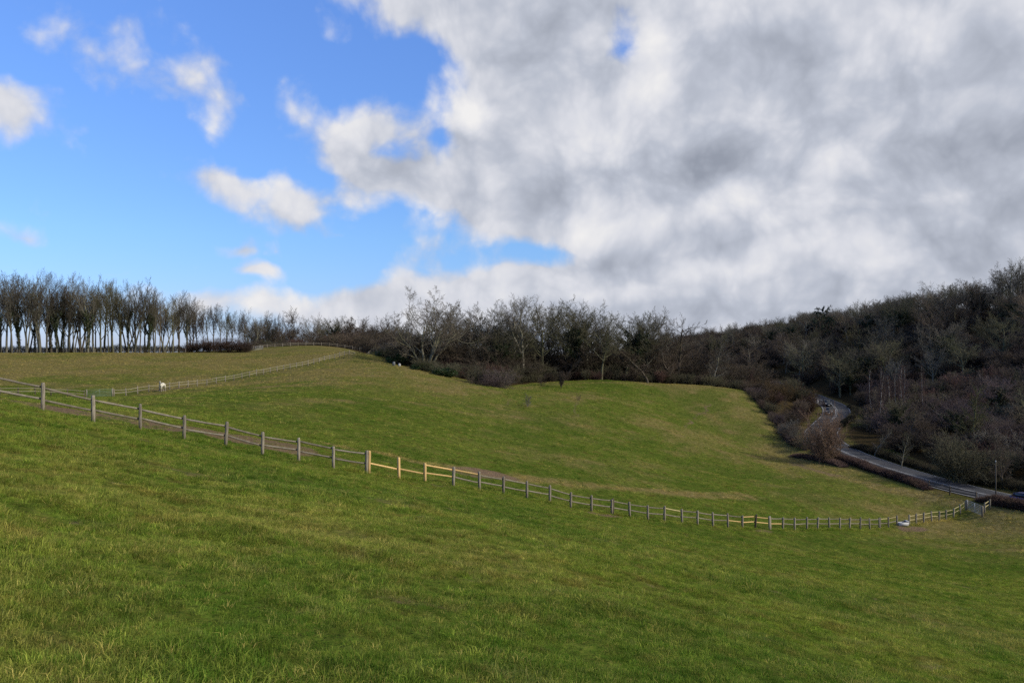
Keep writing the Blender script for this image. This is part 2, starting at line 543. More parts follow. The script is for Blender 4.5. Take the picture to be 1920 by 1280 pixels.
def plain(name, col, rough=0.6, spec=0.4, metal=0.0, var=0.12, scale=12.0):
    """a plain coat with a little uneven wear"""
    m, N, b = material(name, rough, spec)
    P = N.n('ShaderNodeTexCoord').outputs['Object']
    n = N.noise(P, scale, 5, 0.6)
    k = N.mr(n, 0.25, 0.75, 1 - var, 1 + var, smooth=False)
    N.put(b.inputs['Base Color'], N.vm('SCALE', col, scale=k))
    N.put(b.inputs['Roughness'], N.mr(n, 0.2, 0.8, max(0.05, rough - 0.1), min(1, rough + 0.1)))
    b.inputs['Metallic'].default_value = metal
    return m

# ------------------------------------------------------------------ meadow: where it is green, dry, bare or leaf litter
def seg_dist(X, Y, path):
    best = np.full(np.shape(X), 1e9)
    P = np.asarray(path, float)
    for a, b in zip(P[:-1], P[1:]):
        d = b - a
        t = np.clip(((X - a[0]) * d[0] + (Y - a[1]) * d[1]) / (d @ d + 1e-9), 0, 1)
        best = np.minimum(best, np.hypot(X - a[0] - t * d[0], Y - a[1] - t * d[1]))
    return best
def inside(X, Y, poly):
    P = np.asarray(poly, float)
    c = np.zeros(np.shape(X), bool)
    j = len(P) - 1
    for i in range(len(P)):
        xi, yi, xj, yj = *P[i], *P[j]
        m = ((yi > Y) != (yj > Y)) & (X < (xj - xi) * (Y - yi) / (yj - yi + 1e-12) + xi)
        c ^= m
        j = i
    return c

# tan strips of dead grass: (pixels along it, half width in metres, strength)
DRY = [([(725, 853), (790, 866), (870, 880), (960, 893)], 1.3, 1.0), ([(985, 895), (1060, 905), (1150, 915), (1250, 922), (1400, 930)], 1.8, 0.85),
       ([(600, 832), (660, 843)], 0.8, 0.8), ([(700, 668), (760, 690), (870, 717)], 1.2, 0.6), ([(1480, 860), (1560, 890), (1650, 915), (1740, 938), (1800, 955)], 2.2, 1.0),
       ([(1220, 800), (1290, 812), (1370, 825)], 1.5, 0.6), ([(1840, 965), (1880, 970), (1960, 982)], 1.3, 1.0), ([(500, 725), (560, 722), (620, 716)], 4.0, 0.75), ([(560, 752), (640, 750)], 3.5, 0.6),
       ([(100, 697), (170, 700), (210, 699)], 4.0, 0.8), ([(200, 666), (270, 668)], 4.0, 0.6), ([(0, 672), (60, 672)], 4.0, 0.5), ([(640, 700), (720, 712)], 5, 0.5), ([(1260, 850), (1340, 835)], 2.5, 0.5),
       ([(380, 727), (470, 716), (560, 697)], 1.0, 0.7), ([(950, 726), (1050, 719), (1300, 728), (1390, 737)], 1.6, 0.55), ([(1400, 745), (1440, 790), (1480, 850)], 1.8, 0.6), ([(250, 770), (330, 765)], 3, 0.3)]
DIRT = [([(30, 752), (130, 769), (240, 788), (330, 803), (430, 819), (520, 833)], 2.0, 1.8), ([(865, 885), (945, 890)], 1.6, 0.8), ([(225, 735), (300, 732), (350, 727)], 1.2, 0.7), ([(1570, 892), (1480, 868)], 1.2, 0.6),
        ([(1282, 802), (1300, 785), (1332, 757)], 0.4, 0.6), ([(1083, 780), (1081, 760), (1086, 742)], 0.35, 0.45), ([(948, 760), (960, 750)], 0.4, 0.5), ([(812, 912), (845, 914)], 0.5, 0.6), ([(1116, 964), (1175, 973)], 0.6, 0.8), ([(1400, 992), (1440, 995)], 0.6, 0.5), ([(1690, 990), (1730, 990)], 0.9, 0.8)]
DRYW = [([ground(*p) for p in pts], w, s) for pts, w, s in DRY]
DIRTW = [([ground(*p) for p in pts], w, s) for pts, w, s in DIRT]
WOOD_POLY = [at(690, 206), at(742, 186), at(775, 174), at(850, 167), at(935, 163), at(960, 168), at(1000, 178), at(1060, 184), at(1150, 187), at(1300, 199), at(1395, 197), at(1440, 182), at(1468, 166), at(1478, 158),
             at(1500, 158), at(1515, 168), at(1545, 182), at(1560, 205), at(1520, 240), at(1430, 330), (40, 420), (-80, 420), (-95, 330), (-55, 262), at(705, 235)]
BANK_POLY = [(85, 60), (78, 90), (69, 108), (66, 124), (67, 138), (64, 146), (62, 153), (66, 163), (80, 176), (88, 190), (88, 204), (78, 226), (75, 262), (70, 330), (40, 430), (220, 460), (330, 300), (330, 60)]
CREST_POLY = [(-400, 225), (-150, 217), (-135, 226), (-100, 250), (-85, 275), (-60, 300), (-80, 420), (-400, 420)]

def fields(X, Y):
    """dryness, bareness, leaf litter, lushness at points of the meadow"""
    wx = X + 1.6 * (fbm(X, Y, 3.0, 31, 3) - 0.5)
    wy = Y + 1.6 * (fbm(X, Y, 3.0, 47, 3) - 0.5)
    dry = np.zeros(X.shape); dirt = np.zeros(X.shape)
    for path, w, s in DRYW:
        dd = seg_dist(wx, wy, path)
        dry = np.maximum(dry, s * np.clip(1.35 - dd / w, 0, 1))
    dry *= np.clip(0.42 + 1.4 * fbm(X, Y, 1.6, 77, 3) - 0.2, 0, 1)
    for path, w, s in DIRTW:
        dd = seg_dist(wx, wy, path)
        dirt = np.maximum(dirt, s * np.clip((1.3 - dd / w) * 2, 0, 1))
    dirt = np.clip(dirt * np.clip(-0.1 + 2.0 * fbm(X, Y, 1.2, 91, 3), 0, 1), 0, 1)
    r = np.hypot(X, Y)
    n1 = fbm(X, Y, 13, 3, 4); n2 = fbm(X, Y, 3.2, 23, 3)
    # the far upper field and the bowl's flank are yellower
    up = np.clip((Y - 95 + 0.35 * X) / 50, 0, 1) * np.clip((20 - X) / 40, 0, 1)
    east = np.clip((X - 22) / 30, 0, 1) * np.clip((Y - 60) / 20, 0, 1)
    far = np.clip((Y - 60) / 60, 0, 1)
    pale = 0.60 * np.clip((n1 - 0.46) * 3.2, 0, 1) + 0.38 * np.clip((n2 - 0.5) * 4, 0, 1)
    pale = pale * (0.62 + 0.3 * far) + 0.16 * far + 0.47 * up + 0.36 * east
    dry = np.maximum(dry, np.clip(pale, 0, 0.9) * 0.78)
    dirt = np.maximum(dirt, np.clip((fbm(X, Y, 0.7, 131, 3) - 0.67) * 7, 0, 0.5) * (r < 60))
    wood = inside(wx, wy, WOOD_POLY) | inside(wx, wy, BANK_POLY) | inside(wx, wy, CREST_POLY)
    rd, _ = road_dist(X, Y)
    litter = np.where(wood, 1.0, 0.0)
    litter = np.where(rd < 5.0, 0.55, litter)
    lush = np.clip((fbm(X, Y, 7, 61, 3) - 0.52) * 5 + 0.45 * far * (1 - up) * (0.4 + 1.2 * fbm(X, Y, 24, 67, 3)), 0, 1)
    return dry, dirt, litter, lush

def meadow_colour(N, P, dry, dirt, litter, lush, blades):
    n_f = N.noise(P, 1.9, 5, 0.62)
    n_s = N.noise(P, 0.42, 4, 0.55)
    n_t = N.noise(P, 7.0, 3, 0.6)
    green = N.ramp(N.m('ADD', N.m('MULTIPLY', n_s, 0.45), N.m('MULTIPLY', n_f, 0.55)), [(0.33, (0.033, 0.080, 0.009)), (0.47, (0.083, 0.142, 0.016)), (0.62, (0.168, 0.200, 0.035))])
    n_b = N.noise(P, 1.15, 4, 0.6)
    green = N.mix(N.mr(n_b, 0.50, 0.68, 0.0, 0.62), green, (0.140, 0.105, 0.030))
    n_l = N.noise(P, 3.3, 3, 0.6)
    green = N.vm('SCALE', green, scale=N.mr(n_l, 0.3, 0.7, 0.58, 1.46, smooth=False))
    green = N.mix(N.m('MULTIPLY', lush, 0.42), green, (0.040, 0.102, 0.011))
    straw = N.ramp(n_f, [(0.28, (0.145, 0.110, 0.034)), (0.5, (0.225, 0.175, 0.066)), (0.72, (0.33, 0.265, 0.118))])
    dmix = N.m('ADD', dry, N.m('MULTIPLY', N.m('SUBTRACT', n_t, 0.5), 0.55))
    dmix = N.mr(dmix, 0.10, 0.80, 0.0, 0.94)
    col = N.mix(dmix, green, straw)
    soil = N.ramp(n_t, [(0.3, (0.14, 0.098, 0.060)), (0.7, (0.27, 0.19, 0.128))])
    smix = N.mr(N.m('ADD', dirt, N.m('MULTIPLY', N.m('SUBTRACT', n_t, 0.5), 0.5)), 0.25, 0.7)
    if blades:
        smix = N.m('MULTIPLY', smix, 0.35)
    col = N.mix(smix, col, soil)
    leafl = N.ramp(n_f, [(0.3, (0.030, 0.022, 0.013)), (0.6, (0.060, 0.043, 0.025)), (0.8, (0.050, 0.055, 0.020))])
    col = N.mix(litter, col, leafl)
    return col, n_f, n_t

def ground_material():
    m, N, b = material('meadow_ground', 1.0, 0.0)
    P = N.n('ShaderNodeNewGeometry').outputs['Position']
    A = [N.n('ShaderNodeAttribute', attribute_name=k).outputs['Fac'] for k in ('dry', 'dirt', 'litter', 'lush')]
    col, nf, nt = meadow_colour(N, P, *A, False)
    fine = N.noise(P, 26, 3, 0.65)
    col = N.vm('SCALE', col, scale=N.mr(fine, 0.25, 0.75, 0.54, 0.94, smooth=False))
    col = N.mix(N.m('MULTIPLY', N.mr(fine, 0.35, 0.68, 0.05, 0.5), N.m('SUBTRACT', 1.0, A[0], clamp=True)), col, (0.092, 0.072, 0.020))
    N.put(b.inputs['Base Color'], col)
    bp = N.n('ShaderNodeBump')
    bp.inputs['Strength'].default_value = 0.7
    bp.inputs['Distance'].default_value = 0.25
    N.put(bp.inputs['Height'], N.m('ADD', N.m('MULTIPLY', nf, 0.9), N.m('MULTIPLY', nt, 0.5)))
    N.put(b.inputs['Normal'], bp.outputs[0])
    return m

def blade_material(name, tint):
    m, N, b = material(name, 0.8, 0.0)
    P = N.n('ShaderNodeNewGeometry').outputs['Position']
    A = [N.n('ShaderNodeAttribute', attribute_name=k, attribute_type='INSTANCER').outputs['Fac'] for k in ('dry', 'dirt', 'litter', 'lush')]
    col, nf, nt = meadow_colour(N, P, *A, True)
    rnd = N.n('ShaderNodeObjectInfo').outputs['Random']
    col = N.mix(N.mr(rnd, 0.66, 1.0, 0.0, 0.85), col, (0.22, 0.19, 0.065))
    col = N.vm('SCALE', col, scale=N.mr(N.m('FRACT', N.m('MULTIPLY', rnd, 37.0)), 0, 1, 0.68, 1.36, smooth=False))
    hgt = N.n('ShaderNodeAttribute', attribute_name='tip').outputs['Fac']
    col = N.mix(N.m('MULTIPLY', hgt, 0.38), col, (0.29, 0.28, 0.065))
    col = N.mix(1.0, col, tint, 'MULTIPLY')
    N.put(b.inputs['Base Color'], col)
    tr = N.n('ShaderNodeBsdfTranslucent')
    N.put(tr.inputs[0], N.mix(1.0, col, (1.1, 1.2, 0.7), 'MULTIPLY'))
    ad = N.n('ShaderNodeMixShader')
    ad.inputs[0].default_value = 0.38
    N.t.links.new(b.outputs[0], ad.inputs[1]); N.t.links.new(tr.outputs[0], ad.inputs[2])
    N.t.links.new(ad.outputs[0], N.t.nodes['Material Output'].inputs[0])
    return m

def axis(lo, hi, st, far, flo, fhi, fst, g=1.16):
    mid = [v for v in np.arange(lo, hi, st) if v < flo or v > fhi] + list(np.arange(flo, fhi, fst))
    mid.sort()
    a, v, s = [], mid[-1], st
    while v < far:
        s *= g; v += s; a.append(v)
    bk, v, s = [], mid[0], st
    while v > -far:
        s *= g; v -= s; bk.append(v)
    return np.array(bk[::-1] + mid + a)

def build_ground():
    xs, ys = axis(-130, 150, 0.9, 5200, -22, 30, 0.32), axis(-14, 285, 0.9, 5200, 2, 48, 0.32)
    X, Y = [q.ravel() for q in np.meshgrid(xs, ys)]
    Z = height(X, Y)
    nx, ny = len(xs), len(ys)
    i = np.arange(nx * ny).reshape(ny, nx)
    Q = np.stack([i[:-1, :-1], i[:-1, 1:], i[1:, 1:], i[1:, :-1]], -1).reshape(-1, 4)
    me = mesh_np('ground', np.c_[X, Y, Z], [Q], ground_material(), True)
    for k, v in zip(('dry', 'dirt', 'litter', 'lush'), fields(X, Y)):
        a = me.attributes.new(k, 'FLOAT', 'POINT')
        a.data.foreach_set('value', v.astype(np.float32))
    tag(link('ground', me), 'rolling green and straw-yellow pasture running into wooded hills', kind='structure')
build_ground()

# ------------------------------------------------------------------ grass
RNG = np.random.default_rng(7)
def tuft_mesh(name, mat, n, hmin, hmax, rad, width, bend, seed):
    r = np.random.default_rng(seed)
    a = r.uniform(0, 2 * np.pi, n); rr = rad * np.sqrt(r.uniform(0, 1, n))
    bx, by = rr * np.cos(a), rr * np.sin(a)
    h = r.uniform(hmin, hmax, n)
    az = a + r.normal(0, 0.9, n)
    bd = bend * r.uniform(0.3, 1.3, n)
    wa = r.uniform(0, np.pi, n)
    wx, wy = np.cos(wa) * width / 2, np.sin(wa) * width / 2
    V, T, Q, tip = [], [], [], []
    for k in range(n):
        ox, oy = math.cos(az[k]) * bd[k] * h[k], math.sin(az[k]) * bd[k] * h[k]
        b = len(V)
        V += [(bx[k] - wx[k], by[k] - wy[k], -0.02), (bx[k] + wx[k], by[k] + wy[k], -0.02),
              (bx[k] + ox * .45 - wx[k] * .8, by[k] + oy * .45 - wy[k] * .8, h[k] * .62), (bx[k] + ox * .45 + wx[k] * .8, by[k] + oy * .45 + wy[k] * .8, h[k] * .62),
              (bx[k] + ox * 1.3, by[k] + oy * 1.3, h[k] * max(0.5, 1.05 - bd[k] * .35))]
        Q.append((b, b + 1, b + 3, b + 2)); T.append((b + 2, b + 3, b + 4))
        tip += [0, 0, .5, .5, 1]
    me = mesh_np(name, V, [np.array(Q), np.array(T)], mat)
    at_ = me.attributes.new('tip', 'FLOAT', 'POINT')
    at_.data.foreach_set('value', np.array(tip, np.float32))
    return me

def scatter_nodes(o, col, size_type):
    """instances of a collection's meshes on an object's points"""
    g = bpy.data.node_groups.new(o.name, 'GeometryNodeTree')
    g.interface.new_socket('Geometry', in_out='INPUT', socket_type='NodeSocketGeometry')
    g.interface.new_socket('Geometry', in_out='OUTPUT', socket_type='NodeSocketGeometry')
    gi, go = g.nodes.new('NodeGroupInput'), g.nodes.new('NodeGroupOutput')
    ci = g.nodes.new('GeometryNodeCollectionInfo')
    ci.inputs['Collection'].default_value = col
    ci.inputs['Separate Children'].default_value = True
    ci.inputs['Reset Children'].default_value = True
    ip = g.nodes.new('GeometryNodeInstanceOnPoints')
    ip.inputs['Pick Instance'].default_value = True
    def na(nm, ty):
        q = g.nodes.new('GeometryNodeInputNamedAttribute'); q.data_type = ty; q.inputs[0].default_value = nm
        return q.outputs[0]
    L = g.links.new
    L(gi.outputs[0], ip.inputs['Points']); L(ci.outputs[0], ip.inputs['Instance'])
    L(na('pick', 'INT'), ip.inputs['Instance Index'])
    L(na('turn', 'FLOAT_VECTOR'), ip.inputs['Rotation'])
    L(na('size', size_type), ip.inputs['Scale'])
    L(ip.outputs[0], go.inputs[0])
    md = o.modifiers.new('scatter', 'NODES'); md.node_group = g

def build_grass():
    gm = blade_material('grass_blade', (1.45, 1.4, 1.3))
    sm = blade_material('straw_blade', (2.6, 2.3, 2.3))
    dm = blade_material('dark_blade', (0.95, 1.15, 1.0))
    col = bpy.data.collections.new('grass_tufts')
    specs = [(gm, 60, .010, .030, .13, .0045, .9), (gm, 56, .014, .042, .14, .0045, 1.0), (gm, 48, .02, .060, .12, .0045, 1.2), (dm, 56, .014, .042, .13, .0045, .9), (gm, 34, .03, .085, .07, .0045, 1.3),
             (sm, 22, .025, .065, .09, .004, 1.4), (sm, 12, .04, .105, .06, .0045, 1.6), (dm, 18, .016, .038, .10, .010, 1.3)]
    for i, (mt, n, h0, h1, rad, wd, bd) in enumerate(specs):
        o = bpy.data.objects.new('grass_tuft_%s' % 'abcdefgh'[i], tuft_mesh('grass_tuft', mt, n, h0, h1, rad, wd, bd, 100 + i))
        col.objects.link(o)
    def scatter(n, dlo, dhi, power, wide=0.78):
        # even over the ground's wedge ahead, denser nearby
        u = RNG.uniform(0, 1, n)
        d = (dlo ** power + u * (dhi ** power - dlo ** power)) ** (1 / power)
        X = RNG.uniform(-wide, wide, n) * (d + 1.5)
        return X, d
    def emit(name, X, Y, smin, smax, label, keep_dirt=0.85, straw=0.14):
        dry, dirt, litter, lush = fields(X, Y)
        clump = fbm(X, Y, 0.9, 211, 3)
        rd, _ = road_dist(X, Y)
        k = (RNG.uniform(0, 1, X.size) > dirt * keep_dirt * 0.95) & (litter < 0.5) & (rd > 5.2) & (RNG.uniform(0, 1, X.size) < -0.30 + 2.2 * clump)
        X, Y, dry, dirt, litter, lush, clump = [q[k] for q in (X, Y, dry, dirt, litter, lush, clump)]
        Z = height(X, Y)
        n = X.size
        r = RNG.uniform(0, 1, n)
        idx = RNG.integers(0, 4, n)
        tall = clump + 0.25 * RNG.uniform(-1, 1, n)
        idx = np.where(tall > 0.58, RNG.integers(1, 5, n), idx)
        idx = np.where((lush > 0.5) & (r < 0.5), 3, idx)
        idx = np.where(r > 1 - straw - 0.45 * np.clip(dry, 0, 1), RNG.integers(5, 7, n), idx)
        idx = np.where((r > 0.30) & (r < 0.315), 7, idx)
        sc = RNG.uniform(smin, smax, n) * (0.55 + 0.85 * np.clip(clump * 1.6 - 0.3, 0, 1.2))
        me = bpy.data.meshes.new(name)
        me.vertices.add(n)
        me.vertices.foreach_set('co', np.c_[X, Y, Z].astype(np.float32).ravel())
        def attr(k_, v, ty='FLOAT', key='value'):
            a = me.attributes.new(k_, ty, 'POINT'); a.data.foreach_set(key, v.ravel())
        attr('pick', idx.astype(np.int32), 'INT')
        attr('size', sc.astype(np.float32))
        attr('turn', np.c_[RNG.normal(0, .12, n), RNG.normal(0, .12, n), RNG.uniform(0, 6.28, n)].astype(np.float32), 'FLOAT_VECTOR', 'vector')
        for k_, v in (('dry', dry), ('dirt', dirt), ('litter', litter), ('lush', lush)):
            attr(k_, v.astype(np.float32))
        o = link(name, me)
        scatter_nodes(o, col, 'FLOAT')
        tag(o, label, 'grass', kind='stuff')
    X, Y = scatter(NEAR_N, 2.5, 17, 1.5)
    emit('grass_near', X, Y, .62, 1.05, 'rough pasture grass on the near slope')
    X, Y = scatter(MID_N, 15, 62, 1.45)
    emit('grass_slope', X, Y, 0.9, 1.6, 'rough pasture grass down to the paddock fence', straw=0.07)
    # longer uncut grass along the foot of the fence
    fl = np.array([at(p[0], p[2]) for p in MAIN_POSTS])
    t_ = RNG.uniform(0, len(fl) - 1.001, 2600); i_ = t_.astype(int); f_ = (t_ - i_)[:, None]
    q_ = fl[i_] * (1 - f_) + fl[i_ + 1] * f_ + RNG.normal(0, 0.22, (2600, 2))
    emit('grass_fence_line', q_[:, 0], q_[:, 1], 1.6, 2.8, 'long uncut grass along the foot of the paddock fence', straw=0.35)
    X, Y = scatter(FAR_N, 55, 225, 1.7)
    emit('grass_bowl', X, Y, 1.7, 3.0, 'tussocky pasture grass in the bowl beyond the fence', straw=0.10)
NEAR_N, MID_N, FAR_N = 120000, 130000, 95000
build_grass()

# ------------------------------------------------------------------ trees
def bark_material(name, rough=0.85):
    """colour comes from the object's own colour, so each tree keeps its own tone"""
    m, N, b = material(name, rough, 0.15)
    oi = N.n('ShaderNodeObjectInfo')
    P = N.n('ShaderNodeTexCoord').outputs['Object']
    n = N.noise(P, 1.3, 5, 0.65)
    n2 = N.noise(P, 0.35, 2, 0.5)
    k = N.m('MULTIPLY', N.mr(n, 0.25, 0.75, 0.6, 1.45, smooth=False), N.mr(oi.outputs['Random'], 0, 1, 0.8, 1.22, smooth=False))
    col = N.vm('SCALE', oi.outputs['Color'], scale=k)
    # green algae on one side of the wood
    col = N.mix(N.mr(n2, 0.45, 0.75, 0.0, 0.4), col, N.mix(1.0, col, (0.95, 1.15, 0.6), 'MULTIPLY'))
    N.put(b.inputs['Base Color'], col)
    return m
BARK = bark_material('bark')
TWIG = bark_material('twig')
def leaf_material(name, dark, light):
    m, N, b = material(name, 0.55, 0.3)
    P = N.n('ShaderNodeTexCoord').outputs['Object']
    n = N.noise(P, 1.1, 3, 0.6)
    n3 = N.noise(P, 9.0, 2, 0.6)
    N.put(b.inputs['Base Color'], N.vm('SCALE', N.mix(N.mr(n, 0.3, 0.7), dark, light), scale=N.mr(n3, 0.2, 0.8, 0.6, 1.4)))
    return m
IVY = leaf_material('ivy_leaf', (0.016, 0.026, 0.008), (0.038, 0.050, 0.016))
HOLLY = leaf_material('evergreen_leaf', (0.014, 0.034, 0.008), (0.036, 0.066, 0.016))
NEEDLE = leaf_material('needle', (0.012, 0.026, 0.012), (0.024, 0.042, 0.020))

def prisms(segs, sides):
    """segs: (n,8) p0 p1 r0 r1 -> tapered prisms"""
    S = np.asarray(segs, float)
    p0, p1, r0, r1 = S[:, :3], S[:, 3:6], S[:, 6], S[:, 7]
    d = p1 - p0
    L = np.linalg.norm(d, axis=1, keepdims=True) + 1e-9
    d = d / L
    ref = np.where(np.abs(d[:, 2:3]) > 0.75, np.array([[1.0, 0.15, 0.0]]), np.array([[0.12, 0.1, 1.0]]))
    u = np.cross(d, ref); u /= np.linalg.norm(u, axis=1, keepdims=True)
    v = np.cross(d, u)
    a = np.arange(sides) / sides * 2 * np.pi
    ca, sa = np.cos(a)[None, :, None], np.sin(a)[None, :, None]
    off = ca * u[:, None] + sa * v[:, None]
    A = p0[:, None] + off * r0[:, None, None]
    B = (p1 + d * np.minimum(L * 0.08, 0.06))[:, None] + off * r1[:, None, None]
    V = np.concatenate([A, B], 1).reshape(-1, 3)
    n = len(S)
    base = np.arange(n)[:, None] * 2 * sides
    j = np.arange(sides)[None]
    Q = np.stack([base + j, base + (j + 1) % sides, base + sides + (j + 1) % sides, base + sides + j], -1).reshape(-1, 4)
    return V, Q

class Grower:
    def __init__(self, seed):
        self.r = random.Random(seed)
        self.lev = {}
    def rv(self):
        r = self.r
        return Vector((r.gauss(0, 1), r.gauss(0, 1), r.gauss(0, 1)))
    def branch(self, p, d, L, rad, lev, P):
        r = self.r
        n = P['n'][lev]
        st = L / n
        out = self.lev.setdefault(lev, [])
        end = max(rad * P['tip'][lev], P['rmin'])
        pts = [(p.copy(), d.copy(), rad)]
        for i in range(n):
            d = (d + self.rv() * P['wig'][lev] + Vector((0, 0, P['trop'][lev]))).normalized()
            q = p + d * st
            ra = rad + (end - rad) * (i / n); rb = rad + (end - rad) * ((i + 1) / n)
            out.append((*p, *q, ra, rb))
            p = q
            pts.append((p.copy(), d.copy(), rb))
        if lev + 1 >= len(P['n']):
            return
        k = P['k'][lev + 1]
        k = max(1, int(k * r.uniform(0.75, 1.25) + 0.5))
        t0 = P['t0'][lev]
        az = r.uniform(0, 6.28)
        for j in range(k):
            t = t0 + (1 - t0) * ((j + r.uniform(0, 1)) / k)
            if lev > 0 and j == k - 1:
                t = 1.0
            f = min(t * n, n - 1e-6)
            i = int(f)
            b = pts[i][0].lerp(pts[i + 1][0], f - i)
            dd = pts[i + 1][1]
            rr = pts[i][2] + (pts[i + 1][2] - pts[i][2]) * (f - i)
            az += 2.4 + r.uniform(-0.5, 0.5)
            ang = math.radians(P['ang'][lev + 1] * r.uniform(0.65, 1.3))
            if t == 1.0:
                ang *= 0.35
            u = dd.orthogonal().normalized()
            w = dd.cross(u)
            nd = (dd * math.cos(ang) + (u * math.cos(az) + w * math.sin(az)) * math.sin(ang)).normalized()
            Lc = L * P['len'][lev + 1] * r.uniform(0.7, 1.25)
            if lev == 0:
                Lc *= P['shape']((t - t0) / (1 - t0 + 1e-6))
            else:
                Lc *= 1.0 - 0.45 * t
            self.branch(b, nd, Lc, min(rr * 0.95, max(rr * P['rr'][lev + 1], P['rmin'])), lev + 1, P)

def tree_meshes(name, seed, P, H, rad, stems=None, split=1):
    """returns (trunk mesh, crown mesh); levels above split are the crown's twigs"""
    g = Grower(seed)
    if stems is None:
        g.branch(Vector((0, 0, -0.3)), Vector((g.r.gauss(0, .03), g.r.gauss(0, .03), 1)).normalized(), H, rad, 0, P)
    else:
        for (x, y, dx, dy, h, rd) in stems:
            g.branch(Vector((x, y, -0.3)), Vector((dx, dy, 1)).normalized(), h, rd, 0, P)
    V, Q, n = [], [], 0
    for lv in range(0, split + 1):
        if lv in g.lev:
            v, q = prisms(g.lev[lv], 7 if lv == 0 else 5)
            V.append(v); Q.append(q + n); n += len(v)
    trunk = mesh_np(name + '_trunk', np.concatenate(V), [np.concatenate(Q)], BARK, True)
    V, Q, n = [], [], 0
    for lv in range(split + 1, 9):
        if lv in g.lev:
            v, q = prisms(g.lev[lv], 3)
            V.append(v); Q.append(q + n); n += len(v)
    crown = mesh_np(name + '_crown', np.concatenate(V), [np.concatenate(Q)], TWIG)
    return trunk, crown, g

def leaves(pts, size, seed, mat, name, flat=0.0):
    r = np.random.default_rng(seed)
    pts = np.asarray(pts, float)
    n = len(pts)
    d = r.normal(0, 1, (n, 3)); d[:, 2] *= (1 - flat); d /= np.linalg.norm(d, axis=1, keepdims=True)
    e = np.cross(d, r.normal(0, 1, (n, 3))); e /= np.linalg.norm(e, axis=1, keepdims=True)
    s = size * r.uniform(0.6, 1.3, (n, 1))
    up = np.cross(d, e)
    V = np.stack([pts - d * s, pts + e * s * 0.55 + up * s * 0.18, pts + d * s, pts - e * s * 0.55 + up * s * 0.18], 1).reshape(-1, 3)
    Q = np.arange(n * 4).reshape(-1, 4)
    return mesh_np(name, V, [Q], mat)

def along(segs, n, spread, r, zlo=0.0, zhi=99.0):
    S = np.asarray(segs, float)
    L = np.linalg.norm(S[:, 3:6] - S[:, :3], axis=1)
    m = (S[:, 2] >= zlo) & (S[:, 2] <= zhi)
    S, L = S[m], L[m]
    i = r.choice(len(S), n, p=L / L.sum())
    t = r.uniform(0, 1, (n, 1))
    p = S[i, :3] * (1 - t) + S[i, 3:6] * t
    o = r.normal(0, 1, (n, 3)); o /= np.linalg.norm(o, axis=1, keepdims=True)
    return p + o * (S[i, 6:7] + spread * r.uniform(0.1, 1, (n, 1)))

